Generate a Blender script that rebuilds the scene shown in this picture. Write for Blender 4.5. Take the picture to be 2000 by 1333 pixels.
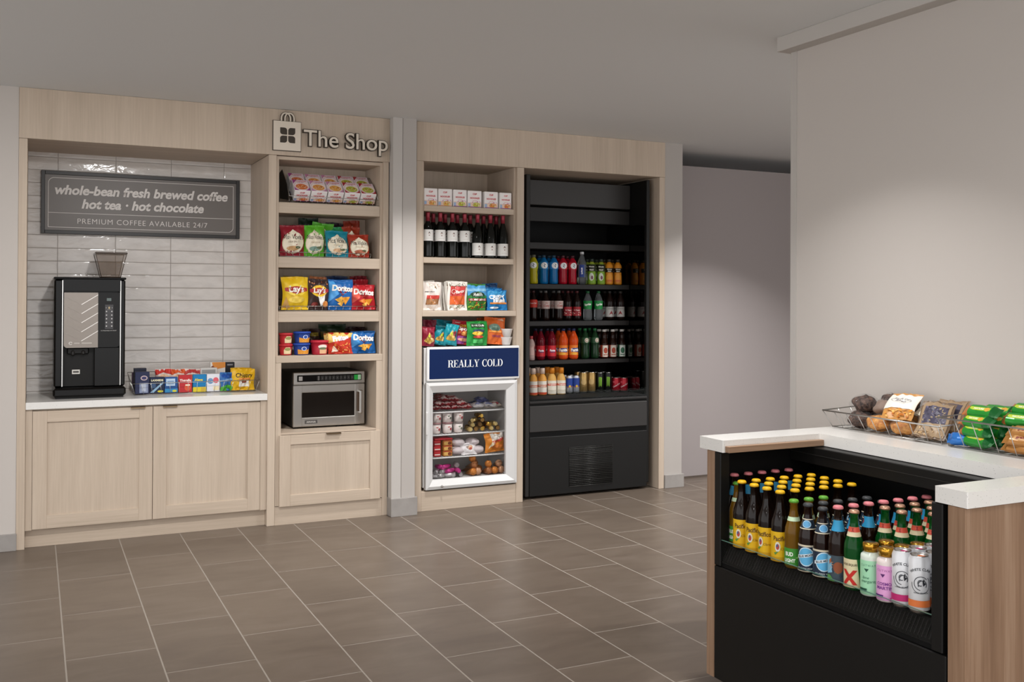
import bpy, math, random
from mathutils import Vector, Matrix, geometry
random.seed(7)
for o in list(bpy.data.objects): bpy.data.objects.remove(o)
SC = bpy.context.scene
COL = SC.collection
PI = math.pi
rad = math.radians

# ---------------------------------------------------------------- camera
F_PX, CX, CY = 1931.0, 1000.0, 567.0
CAM = Vector((0.0, 0.0, 1.5155))
_yaw, _pit, _rol = rad(25.80), rad(0.396), rad(0.269)
FWD = Vector((math.sin(_yaw)*math.cos(_pit), math.cos(_yaw)*math.cos(_pit), math.sin(_pit)))
_r0 = Vector((math.cos(_yaw), -math.sin(_yaw), 0.0)); _u0 = _r0.cross(FWD)
RGT = _r0*math.cos(_rol) + _u0*math.sin(_rol)
UPV = -_r0*math.sin(_rol) + _u0*math.cos(_rol)
cd = bpy.data.cameras.new('camera'); cam = bpy.data.objects.new('camera', cd); COL.objects.link(cam)
cd.sensor_fit = 'HORIZONTAL'; cd.sensor_width = 36.0; cd.lens = 36.0*F_PX/2000.0
cd.shift_x = 0.0; cd.shift_y = (CY-666.5)/2000.0
cd.clip_start = 0.05; cd.clip_end = 100
mw = Matrix.Identity(4)
for i in range(3):
    mw[i][0] = RGT[i]; mw[i][1] = UPV[i]; mw[i][2] = -FWD[i]; mw[i][3] = CAM[i]
cam.matrix_world = mw
SC.camera = cam
# measuring the photograph: where the sight line of pixel (u, v) meets a real plane
def ray(u, v): return RGT*((u-CX)/F_PX) + UPV*((CY-v)/F_PX) + FWD
def PY(u, v, y): d = ray(u, v); return CAM + d*(y/d.y)
def PX(u, v, x): d = ray(u, v); return CAM + d*(x/d.x)
def PZ(u, v, z): d = ray(u, v); return CAM + d*((z-CAM.z)/d.z)

# ---------------------------------------------------------------- world, exposure, room lamps and added fill lamps
w = bpy.data.worlds.new('world'); SC.world = w; w.use_nodes = True
bg = w.node_tree.nodes['Background']; bg.inputs[0].default_value = (1.0, 0.996, 0.996, 1); bg.inputs[1].default_value = 1.9
SC.view_settings.view_transform = 'Standard'; SC.view_settings.look = 'None'
SC.view_settings.gamma = 1.0; SC.view_settings.use_curve_mapping = False
SC.view_settings.exposure = 0.10
LAMP_W = 15.0
LAMP_SPOTS = [(2.48, 5.70, 1.35, 0), (4.99, 5.70, 1.9, 0), (0.62, 4.00, 1.35, 38), (-0.75, 4.55, .15, 30), (2.3, 2.95, .85, 0), (6.2, 8.0, .3, 0), (4.95, 3.2, 4.2, 0), (-1.6, 1.1, 1.0, 0), (0.5, 1.1, 1.0, 0), (2.1, 0.9, .6, 0), (-1.6, -1.2, 1.9, 0), (0.5, -1.2, 1.9, 0), (2.3, -1.2, 1.6, 0)]   # x, y, strength, tilt towards the shelves; all after the second are added fill lamps
H = 2.75

# ---------------------------------------------------------------- mesh builder
class MB:
    def __init__(s): s.v = []; s.f = []; s.mi = []; s.sm = []; s.mats = []
    def m(s, mat):
        if mat not in s.mats: s.mats.append(mat)
        return s.mats.index(mat)
    def add(s, vs, fs, mat, smooth=False):
        o = len(s.v); k = s.m(mat)
        s.v += [tuple(p) for p in vs]
        for f in fs: s.f.append([o+i for i in f]); s.mi.append(k); s.sm.append(smooth)
        return s
    def box(s, x0, x1, y0, y1, z0, z1, mat, b=0.0):
        if x1 < x0: x0, x1 = x1, x0
        if y1 < y0: y0, y1 = y1, y0
        if z1 < z0: z0, z1 = z1, z0
        b = min(b, .49*(x1-x0), .49*(y1-y0), .49*(z1-z0))
        if b <= 0:
            vs = [(x, y, z) for z in (z0, z1) for y in (y0, y1) for x in (x0, x1)]
            return s.add(vs, [(0,2,3,1),(4,5,7,6),(0,1,5,4),(2,6,7,3),(0,4,6,2),(1,3,7,5)], mat)
        vs = []; idx = {}
        X = (x0, x1); Y = (y0, y1); Z = (z0, z1)
        for i in (0,1):
            for j in (0,1):
                for k in (0,1):
                    sx, sy, sz = (b if i == 0 else -b), (b if j == 0 else -b), (b if k == 0 else -b)
                    idx[i,j,k] = len(vs)
                    vs += [(X[i], Y[j]+sy, Z[k]+sz), (X[i]+sx, Y[j], Z[k]+sz), (X[i]+sx, Y[j]+sy, Z[k])]
        fs = []
        def face(lst):
            c = sum((Vector(vs[q]) for q in lst), Vector())/len(lst)
            n = (Vector(vs[lst[1]])-Vector(vs[lst[0]])).cross(Vector(vs[lst[2]])-Vector(vs[lst[0]]))
            mid = Vector(((x0+x1)/2, (y0+y1)/2, (z0+z1)/2))
            fs.append(lst if n.dot(c-mid) > 0 else lst[::-1])
        for i in (0,1):
            face([idx[i,0,0], idx[i,1,0], idx[i,1,1], idx[i,0,1]])
            face([idx[0,i,0]+1, idx[1,i,0]+1, idx[1,i,1]+1, idx[0,i,1]+1])
            face([idx[0,0,i]+2, idx[1,0,i]+2, idx[1,1,i]+2, idx[0,1,i]+2])
        for i in (0,1):
            for j in (0,1):
                face([idx[i,j,0], idx[i,j,1], idx[i,j,1]+1, idx[i,j,0]+1])
                face([idx[i,0,j], idx[i,1,j], idx[i,1,j]+2, idx[i,0,j]+2])
                face([idx[0,i,j]+1, idx[1,i,j]+1, idx[1,i,j]+2, idx[0,i,j]+2])
        for q in idx.values(): face([q, q+1, q+2])
        return s.add(vs, fs, mat)
    def lathe(s, prof, n, mat, c=(0,0,0), mats=None, smooth=True, flute=0, fl=0.0, fz=None):
        rings = []; vs = []
        for r, z in prof:
            rings.append(len(vs))
            for i in range(n):
                a = 2*PI*i/n; rr = r
                if flute and (fz is None or fz[0] <= z <= fz[1]): rr = r*(1+fl*math.cos(flute*a))
                vs.append((c[0]+rr*math.cos(a), c[1]+rr*math.sin(a), c[2]+z))
        o = len(s.v); s.v += vs
        for k in range(len(prof)-1):
            mm = s.m(mats[k] if mats and mats[k] else mat)
            for i in range(n):
                j = (i+1) % n; a, b2 = rings[k], rings[k+1]
                s.f.append([o+a+i, o+a+j, o+b2+j, o+b2+i]); s.mi.append(mm); s.sm.append(smooth)
        k0 = s.m(mats[0] if mats and mats[0] else mat); k1 = s.m(mats[-1] if mats and mats[-1] else mat)
        if prof[0][0] > 1e-5: s.f.append([o+rings[0]+i for i in range(n)][::-1]); s.mi.append(k0); s.sm.append(False)
        if prof[-1][0] > 1e-5: s.f.append([o+rings[-1]+i for i in range(n)]); s.mi.append(k1); s.sm.append(False)
        return s
    def tube(s, pts, r, mat, n=6, closed=False):
        pts = [Vector(p) for p in pts]; N = len(pts); vs = []
        for i, p in enumerate(pts):
            if closed: t = (pts[(i+1) % N]-pts[i-1])
            else: t = pts[min(i+1, N-1)]-pts[max(i-1, 0)]
            t = t.normalized(); u = t.orthogonal().normalized()
            if i and True:
                u = (pu - t*pu.dot(t)).normalized() if (pu - t*pu.dot(t)).length > 1e-4 else u
            pu = u; q = t.cross(u)
            for k in range(n):
                a = 2*PI*k/n; vs.append(p + u*(r*math.cos(a)) + q*(r*math.sin(a)))
        fs = []
        for i in range(N if closed else N-1):
            j = (i+1) % N
            for k in range(n):
                l = (k+1) % n; fs.append((i*n+k, i*n+l, j*n+l, j*n+k))
        if not closed: fs += [tuple(range(n))[::-1], tuple((N-1)*n+k for k in range(n))]
        return s.add(vs, fs, mat, True)
    def prism(s, poly, fn, d0, d1, mat, side=None):
        """poly in 2D, fn(a, b, d) -> 3D point; solid between depths d0 and d1"""
        n = len(poly)
        tri = geometry.tessellate_polygon([[Vector((p[0], p[1], 0)) for p in poly]])
        vs = [fn(a, b, d0) for a, b in poly]; ve = [fn(a, b, d1) for a, b in poly]
        s.add(vs, [tuple(t) for t in tri], mat); s.add(ve, [tuple(t)[::-1] for t in tri], mat)
        s.add(vs+ve, [(i, (i+1) % n, n+(i+1) % n, n+i) for i in range(n)], side or mat)
        return s
    def blob(s, c, r, mat, seed=0, amp=.15, n=10, rz=0.0):
        """a lumpy rounded solid; r = (rx, ry, rz)"""
        vs = []; R = random.Random(seed); ph = [R.uniform(0, 6.28) for _ in range(6)]
        cr, sr = math.cos(rz), math.sin(rz); rows = n//2+1
        for i in range(rows+1):
            th = PI*i/rows
            for j in range(n):
                p = 2*PI*j/n
                k = 1+amp*(math.sin(3*p+ph[0]+2*th)*.5+math.sin(5*p+ph[1]-3*th)*.3+math.sin(4*th+ph[2]+p)*.4)
                x, y, z = r[0]*k*math.sin(th)*math.cos(p), r[1]*k*math.sin(th)*math.sin(p), r[2]*k*math.cos(th)
                vs.append((c[0]+x*cr-y*sr, c[1]+x*sr+y*cr, c[2]+z))
        fs = []
        for i in range(rows):
            for j in range(n):
                l = (j+1) % n; fs.append((i*n+j, (i+1)*n+j, (i+1)*n+l, i*n+l))
        return s.add(vs, fs, mat, True)
    def xform(s, M):
        s.v = [tuple(M @ Vector(p)) for p in s.v]; return s
    def build(s, name, parent=None, loc=None, local=False, rot=None):
        """world-space vertices become relative to the origin; local=True leaves them alone"""
        org = Vector(loc) if loc is not None else Vector((0, 0, 0))
        if parent is not None: org = ORG.get(parent.name, Vector((0, 0, 0))).copy()
        me = bpy.data.meshes.new(name)
        vv = s.v if local else [(p[0]-org.x, p[1]-org.y, p[2]-org.z) for p in s.v]
        me.from_pydata(vv, [], s.f)
        for mt in s.mats: me.materials.append(mt)
        me.polygons.foreach_set('material_index', s.mi); me.polygons.foreach_set('use_smooth', s.sm)
        me.update()
        o = bpy.data.objects.new(name, me); COL.objects.link(o)
        if parent is not None: o.parent = parent
        elif loc is not None: o.location = loc
        if rot: o.rotation_euler = rot
        ORG[o.name] = org
        return o
ORG = {}
def tag(o, label, cat, group=None):
    o['label'] = label; o['category'] = cat
    if group: o['group'] = group
    return o
def thing(name, label, cat, loc, group=None, rz=0.0):
    o = bpy.data.objects.new(name, None); COL.objects.link(o); o.empty_display_size = .05
    o.location = loc; o.rotation_euler = (0, 0, rz); ORG[o.name] = Vector(loc)
    return tag(o, label, cat, group)
def struct(o): o['kind'] = 'structure'; return o
def dup(root, loc, label=None, rot=None, group=None):
    r = root.copy(); COL.objects.link(r); r.location = loc
    if rot is not None: r.rotation_euler = rot
    if label: r['label'] = label
    if group: r['group'] = group
    for ch in root.children:
        c = ch.copy(); COL.objects.link(c); c.parent = r
        for g in ch.children:
            d = g.copy(); COL.objects.link(d); d.parent = c
    return r
NTH = ['first', 'second', 'third', 'fourth', 'fifth', 'sixth', 'seventh', 'eighth', 'ninth', 'tenth']

# ---------------------------------------------------------------- materials
def lin(h):
    h = h.lstrip('#'); c = [int(h[i:i+2], 16)/255 for i in (0, 2, 4)]
    return tuple((x/12.92 if x <= .04045 else ((x+.055)/1.055)**2.4) for x in c)+(1.0,)
def pm(name, col, rough=.5, metal=0.0, spec=.5, trans=0.0, ior=1.45, coat=0.0, emit=None, es=0.0, alpha=1.0):
    m = bpy.data.materials.new(name); m.use_nodes = True
    p = m.node_tree.nodes['Principled BSDF']
    p.inputs['Base Color'].default_value = lin(col) if isinstance(col, str) else col
    p.inputs['Roughness'].default_value = rough; p.inputs['Metallic'].default_value = metal
    p.inputs['Specular IOR Level'].default_value = spec; p.inputs['IOR'].default_value = ior
    p.inputs['Transmission Weight'].default_value = trans; p.inputs['Coat Weight'].default_value = coat
    p.inputs['Coat Roughness'].default_value = .08; p.inputs['Alpha'].default_value = alpha
    if emit: p.inputs['Emission Color'].default_value = lin(emit); p.inputs['Emission Strength'].default_value = es
    return m
class NT:
    def __init__(s, m): s.t = m.node_tree; s.n = s.t.nodes; s.p = s.n['Principled BSDF']
    def new(s, ty, **kw):
        n = s.n.new(ty)
        for k, v in kw.items(): setattr(n, k, v)
        return n
    def l(s, a, b): s.t.links.new(a, b)
    def math(s, op, a, b=None, c=None):
        n = s.new('ShaderNodeMath', operation=op)
        for i, x in enumerate((a, b, c)):
            if x is None: continue
            if hasattr(x, 'is_linked'): s.l(x, n.inputs[i])
            else: n.inputs[i].default_value = x
        return n.outputs[0]
    def coord(s, scale=(1,1,1), kind='Object'):
        tc = s.new('ShaderNodeTexCoord'); mp = s.new('ShaderNodeMapping'); mp.inputs['Scale'].default_value = scale
        s.l(tc.outputs[kind], mp.inputs['Vector']); return mp.outputs[0]
    def noise(s, vec, scale, detail=4, rough=.55, dist=0.0):
        n = s.new('ShaderNodeTexNoise'); n.inputs['Scale'].default_value = scale; n.inputs['Detail'].default_value = detail
        n.inputs['Roughness'].default_value = rough; n.inputs['Distortion'].default_value = dist
        s.l(vec, n.inputs['Vector']); return n.outputs[0]
    def ramp(s, fac, stops):
        r = s.new('ShaderNodeValToRGB'); e = r.color_ramp.elements
        while len(e) < len(stops): e.new(.5)
        for q, (pos, col) in zip(e, stops): q.position = pos; q.color = lin(col) if isinstance(col, str) else col
        s.l(fac, r.inputs[0]); return r.outputs[0]
    def mix(s, fac, a, b):
        n = s.new('ShaderNodeMix', data_type='RGBA')
        for sock, x in ((n.inputs[0], fac), (n.inputs[6], a), (n.inputs[7], b)):
            if hasattr(x, 'is_linked'): s.l(x, sock)
            else: sock.default_value = lin(x) if isinstance(x, str) else x
        return n.outputs[2]
    def bump(s, h, strength=.2, dist=.002):
        b = s.new('ShaderNodeBump'); b.inputs['Strength'].default_value = strength; b.inputs['Distance'].default_value = dist
        s.l(h, b.inputs['Height']); s.l(b.outputs[0], s.p.inputs['Normal'])
_pc = {}
def C(h, rough=.42, spec=.4):
    k = (h, rough, spec)
    if k not in _pc: _pc[k] = pm('print '+h, h, rough, spec=spec)
    return _pc[k]
def wood(name, c0, c1, c2, axis='z', fine=110, rough=.5):
    m = pm(name, c1, rough, spec=.35); t = NT(m)
    k = {'z': (1, 1, .035), 'x': (.035, 1, 1), 'y': (1, .035, 1)}[axis]
    v = t.coord(k)
    a = t.noise(v, 11, 3, .5, .6); b = t.noise(v, fine, 3, .6)
    mixd = t.math('ADD', t.math('MULTIPLY', a, .55), t.math('MULTIPLY', b, .45))
    t.l(t.ramp(mixd, [(.30, c0), (.5, c1), (.70, c2)]), t.p.inputs['Base Color'])
    t.bump(b, .08, .0008)
    return m
OAK_V = wood('pale oak vertical grain', '#b3a391', '#bfae9c', '#c9b9a7', 'z')
OAK_H = wood('pale oak horizontal grain', '#b3a391', '#bfae9c', '#c9b9a7', 'x')
OAK_Y = wood('pale oak depth grain', '#b3a391', '#bfae9c', '#c9b9a7', 'y')
WALNUT = wood('brown walnut veneer', '#70543f', '#8d7059', '#a58a73', 'z', 70, .45)
WALNUT_X = wood('brown walnut veneer flat', '#70543f', '#8d7059', '#a58a73', 'x', 70, .45)
def paint(name, col, bump=.06, sc=220):
    m = pm(name, col, .75, spec=.25); t = NT(m); v = t.coord()
    t.bump(t.noise(v, sc, 2), bump, .001); return m
WALL = paint('warm white wall covering', '#c3bcb6'); CEIL = paint('ceiling paint', '#dadbdb', .03)
WALL_G = paint('grey wall paint', '#a19998'); TRIMP = paint('painted trim', '#bdb8b3', .02); COLP = paint('column paint', '#b3ada8', .03)
def stonebase(name, c0, c1):
    m = pm(name, c0, .6); t = NT(m); v = t.coord()
    t.l(t.ramp(t.noise(v, 9, 5), [(.3, c0), (.7, c1)]), t.p.inputs['Base Color']); return m
BASEB = stonebase('grey tile base', '#8f8a86', '#9d9894')
def quartz():
    m = pm('white quartz', '#efedea', .22, spec=.5); t = NT(m); v = t.coord()
    vo = t.new('ShaderNodeTexVoronoi'); vo.inputs['Scale'].default_value = 170; t.l(v, vo.inputs['Vector'])
    sp = t.math('LESS_THAN', vo.outputs['Distance'], .22)
    n = t.math('GREATER_THAN', t.noise(v, 140, 1), .57)
    t.l(t.mix(t.math('MULTIPLY', sp, n), '#e0deda', '#bdbbb8'), t.p.inputs['Base Color']); return m
QUARTZ = quartz()
def floor_mat():
    m = pm('porcelain floor tile', '#857568', .42, spec=.5); t = NT(m)
    tc = t.new('ShaderNodeTexCoord'); sx = t.new('ShaderNodeSeparateXYZ'); t.l(tc.outputs['Object'], sx.inputs[0])
    W, L = .3593, .632
    cu = t.math('DIVIDE', t.math('SUBTRACT', sx.outputs[0], .127), W); ci = t.math('FLOOR', cu); cf = t.math('FRACT', cu)
    par = t.math('MODULO', t.math('ADD', ci, 100.0), 2.0)
    vv = t.math('ADD', t.math('DIVIDE', t.math('SUBTRACT', sx.outputs[1], 5.125), L), t.math('MULTIPLY', par, -.5))
    vi = t.math('FLOOR', vv); vf = t.math('FRACT', vv)
    gx = t.math('MULTIPLY', t.math('MINIMUM', cf, t.math('SUBTRACT', 1.0, cf)), W)
    gy = t.math('MULTIPLY', t.math('MINIMUM', vf, t.math('SUBTRACT', 1.0, vf)), L)
    g1 = t.math('LESS_THAN', gx, .0032); g2 = t.math('LESS_THAN', gy, .0024)
    gr = t.math('MAXIMUM', g1, g2)
    cb = t.new('ShaderNodeCombineXYZ'); t.l(ci, cb.inputs[0]); t.l(vi, cb.inputs[1])
    wn = t.new('ShaderNodeTexWhiteNoise'); wn.noise_dimensions = '2D'; t.l(cb.outputs[0], wn.inputs['Vector'])
    off = t.new('ShaderNodeVectorMath', operation='SCALE'); t.l(wn.outputs['Color'], off.inputs[0]); off.inputs['Scale'].default_value = 9.0
    ad = t.new('ShaderNodeVectorMath', operation='ADD'); t.l(tc.outputs['Object'], ad.inputs[0]); t.l(off.outputs[0], ad.inputs[1])
    mp = t.new('ShaderNodeMapping'); mp.inputs['Scale'].default_value = (.8, 2.6, 1); t.l(ad.outputs[0], mp.inputs[0])
    n1 = t.noise(mp.outputs[0], 3.2, 6, .6, .8)
    base = t.ramp(n1, [(.25, '#5d5148'), (.5, '#665a4f'), (.78, '#6f6359')])
    tone = t.math('ADD', .94, t.math('MULTIPLY', wn.outputs['Value'], .12))
    hs = t.new('ShaderNodeHueSaturation'); t.l(base, hs.inputs['Color']); t.l(tone, hs.inputs['Value'])
    t.l(t.mix(gr, hs.outputs[0], '#948b81'), t.p.inputs['Base Color'])
    t.l(t.math('ADD', .33, t.math('MULTIPLY', gr, .4)), t.p.inputs['Roughness'])
    t.bump(t.math('SUBTRACT', t.math('MULTIPLY', n1, .1), gr), .25, .001)
    return m
FLOOR = floor_mat()
def splash_mat():
    m = pm('glazed grey white wall tile', '#c3bcb7', .13, spec=.55); t = NT(m)
    tc = t.new('ShaderNodeTexCoord'); sx = t.new('ShaderNodeSeparateXYZ'); t.l(tc.outputs['Object'], sx.inputs[0])
    W, L = .3545, .0853
    cu = t.math('DIVIDE', t.math('SUBTRACT', sx.outputs[0], .137), W); cf = t.math('FRACT', cu)
    vu = t.math('DIVIDE', t.math('SUBTRACT', sx.outputs[2], 1.0546), L); vf = t.math('FRACT', vu)
    gx = t.math('MULTIPLY', t.math('MINIMUM', cf, t.math('SUBTRACT', 1.0, cf)), W)
    gz = t.math('MULTIPLY', t.math('MINIMUM', vf, t.math('SUBTRACT', 1.0, vf)), L)
    gd = t.math('MINIMUM', gx, gz); gr = t.math('LESS_THAN', gd, .0016)
    cb = t.new('ShaderNodeCombineXYZ'); t.l(t.math('FLOOR', cu), cb.inputs[0]); t.l(t.math('FLOOR', vu), cb.inputs[1])
    wn = t.new('ShaderNodeTexWhiteNoise'); wn.noise_dimensions = '2D'; t.l(cb.outputs[0], wn.inputs['Vector'])
    off = t.new('ShaderNodeVectorMath', operation='SCALE'); t.l(wn.outputs['Color'], off.inputs[0]); off.inputs['Scale'].default_value = 5.0
    ad = t.new('ShaderNodeVectorMath', operation='ADD'); t.l(tc.outputs['Object'], ad.inputs[0]); t.l(off.outputs[0], ad.inputs[1])
    mp = t.new('ShaderNodeMapping'); mp.inputs['Scale'].default_value = (1, 1, 2.2); t.l(ad.outputs[0], mp.inputs[0])
    n1 = t.noise(mp.outputs[0], 9, 3, .5, .5)
    col = t.ramp(n1, [(.3, '#cdc7c2'), (.7, '#dad4cf')])
    t.l(t.mix(gr, col, '#8d8680'), t.p.inputs['Base Color'])
    t.l(t.math('ADD', .11, t.math('MULTIPLY', gr, .6)), t.p.inputs['Roughness'])
    edge = t.math('MINIMUM', t.math('DIVIDE', gd, .007), 1.0)
    t.bump(t.math('ADD', t.math('MULTIPLY', n1, 1.6), t.math('MULTIPLY', edge, .5)), .55, .004)
    return m
SPLASH = splash_mat()
BLACK = pm('black powder coat', '#100f0e', .42, spec=.3); BLACK_G = pm('gloss black plastic', '#0b0a0a', .2, spec=.25)
CHAR = pm('charcoal metal', '#211f1e', .5, spec=.4); DARKIN = pm('black liner', '#0b0b0b', .6, spec=.2)
MIRRORB = pm('dark reflective panel', '#5a5653', .04, 1.0)
def leatherette():
    m = pm('pebbled charcoal bumper', '#2c2a29', .55); t = NT(m); t.bump(t.noise(t.coord(), 260, 2), .4, .001); return m
BUMPER = leatherette()
STEEL = pm('brushed stainless steel', '#b9b6b2', .3, 1.0); CHROME = pm('chrome wire', '#c4c2bf', .22, 1.0); DARKWIRE = pm('grey wire', '#b4b2af', .3, 1.0)
WHITEP = pm('white enamel', '#e8e7e6', .3); WHITEM = pm('white plastic', '#dedcda', .4)
GLASSD = pm('tinted oven glass', '#1c1917', .12, spec=.5)
GLASS = pm('clear glass', '#141a18', .03, spec=.5, alpha=.09)
SMOKE = pm('smoked clear plastic', '#84705f', .1, spec=.3, alpha=.2)
GOLD = pm('gold foil', '#c8a04a', .25, 1.0); SILV = pm('silver foil', '#c9c6c4', .25, 1.0)
ALU = pm('can aluminium', '#c7c5c3', .28, 1.0)
# ---------------------------------------------------------------- printing on surfaces
_tx = {}
def text_geo(s, bold=0.0, shear=0.0, track=1.0):
    """triangulated lettering, centred, width 1 -> (verts2d, faces, height)"""
    k = (s, bold, shear, track)
    if k in _tx: return _tx[k]
    c = bpy.data.curves.new('t', 'FONT'); c.body = s; c.size = 1.0; c.resolution_u = 3; c.offset = bold; c.shear = shear
    c.space_character = track; c.fill_mode = 'FRONT'
    o = bpy.data.objects.new('t', c); COL.objects.link(o)
    dg = bpy.context.evaluated_depsgraph_get(); me = o.evaluated_get(dg).to_mesh()
    vs = [(v.co.x, v.co.y) for v in me.vertices]; fs = [tuple(p.vertices) for p in me.polygons]
    o.evaluated_get(dg).to_mesh_clear(); bpy.data.objects.remove(o); bpy.data.curves.remove(c)
    x0 = min(p[0] for p in vs); x1 = max(p[0] for p in vs); y0 = min(p[1] for p in vs); y1 = max(p[1] for p in vs)
    W = x1-x0
    vs = [((x-(x0+x1)/2)/W, (y-(y0+y1)/2)/W) for x, y in vs]
    _tx[k] = (vs, fs, (y1-y0)/W); return _tx[k]
def split(vs, fs, L):
    """cut triangles until no edge is longer than L in (s, t)"""
    vs = list(vs); out = []; mid = {}
    def md(a, b):
        k = (min(a, b), max(a, b))
        if k not in mid: mid[k] = len(vs); vs.append(((vs[a][0]+vs[b][0])/2, (vs[a][1]+vs[b][1])/2))
        return mid[k]
    ln = lambda a, b: max(abs(vs[a][0]-vs[b][0]), abs(vs[a][1]-vs[b][1]))
    stack = []
    for f in fs:
        for i in range(1, len(f)-1): stack.append((f[0], f[i], f[i+1]))
    while stack:
        a, b, c = stack.pop(); e = [ln(a, b), ln(b, c), ln(c, a)]; m = max(e)
        if m <= L: out.append((a, b, c)); continue
        k = e.index(m)
        if k == 1: a, b, c = b, c, a
        elif k == 2: a, b, c = c, a, b
        q = md(a, b); stack += [(a, q, c), (q, b, c)]
    return vs, out
def decor(mb, S, asp, prims, eps=.0006, L=None):
    """prints on the surface S(s, t, lift); asp = width / height of the surface, s and t in 0..1, later prints lie higher"""
    for q, pr in enumerate(prims):
        e = eps*(1+.45*q); k = pr[0]
        if k == 'rect':
            x0, y0, x1, y1, mt = pr[1:6]; n, mm = (14, 12) if L else (8, 5)
            vs = [S(x0+(x1-x0)*i/n, y0+(y1-y0)*j/mm, e) for j in range(mm+1) for i in range(n+1)]
            fs = [(j*(n+1)+i, j*(n+1)+i+1, (j+1)*(n+1)+i+1, (j+1)*(n+1)+i) for j in range(mm) for i in range(n)]
        elif k == 'ell':
            cx, cy, rx, ry, mt = pr[1:6]; rot = pr[6] if len(pr) > 6 else 0; n = 20; vs = [S(cx, cy, e)]; fs = []
            cr, sr = math.cos(rot), math.sin(rot)
            G_ = 7 if L else 3
            for g in range(1, G_+1):
                for i in range(n):
                    a = 2*PI*i/n; x, y = rx*g/G_*math.cos(a)*asp, ry*g/G_*math.sin(a)
                    vs.append(S(cx+(x*cr-y*sr)/asp, cy+x*sr+y*cr, e))
            for i in range(n):
                j = (i+1) % n; fs.append((0, 1+i, 1+j))
                for g in range(G_-1): fs.append((1+g*n+i, 1+(g+1)*n+i, 1+(g+1)*n+j, 1+g*n+j))
        elif k == 'ring':
            cx, cy, rx, ry, wd, mt = pr[1:7]; a0, a1 = (pr[7], pr[8]) if len(pr) > 7 else (0, 2*PI); n = 28; vs = []; fs = []
            for i in range(n+1):
                a = a0+(a1-a0)*i/n
                for g in (1, 1-wd): vs.append(S(cx+rx*g*math.cos(a), cy+ry*g*math.sin(a), e))
            fs = [(2*i, 2*i+2, 2*i+3, 2*i+1) for i in range(n)]
        elif k == 'poly':
            pts, mt = pr[1:3]; vs = pts
            fs = [tuple(x) for x in geometry.tessellate_polygon([[Vector((a, b, 0)) for a, b in pts]])]
            if L: vs, fs = split(vs, fs, L)
            vs = [S(a, b, e) for a, b in vs]
        elif k == 'txt':
            st, cx, cy, wd, mt = pr[1:6]; op = pr[6] if len(pr) > 6 else {}
            tv, tf, th = text_geo(st, op.get('bold', 0.0), op.get('shear', 0.0), op.get('track', 1.0))
            ang = op.get('ang', 0.0); ca, sa = math.cos(ang), math.sin(ang); sy = op.get('sy', 1.0); vs = []
            for x, y in tv:
                x *= wd*asp; y *= wd*asp*sy
                if 'arc' in op:
                    rr = op['arc']*asp; a = x/rr; xx, yy = (rr+y)*math.sin(a), (rr+y)*math.cos(a)-rr; x, y = xx, yy
                vs.append((cx+(x*ca-y*sa)/asp, cy+x*sa+y*ca))
            fs = tf
            if L: vs, fs = split(vs, fs, L)
            vs = [S(a, b, e) for a, b in vs]
        elif k == 'specks':
            n, x0, y0, x1, y1, rr, cols, seed = pr[1:9]; R = random.Random(seed)
            for i in range(n):
                cx, cy, a = R.uniform(x0, x1), R.uniform(y0, y1), R.uniform(0, 3)
                l, wv = rr*R.uniform(.7, 1.6), rr*R.uniform(.4, .8)
                pts = [(cx+(l*math.cos(a+b)*(1 if b in (0, PI) else wv/l))/asp, cy+l*math.sin(a+b)*(1 if b in (0, PI) else wv/l)) for b in (0, PI/2, PI, 3*PI/2)]
                mb.add([S(px, py, e) for px, py in pts], [(0, 1, 2, 3)], mk(cols[i % len(cols)]))
            continue
        mb.add(vs, fs, mk(mt), True)
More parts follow.
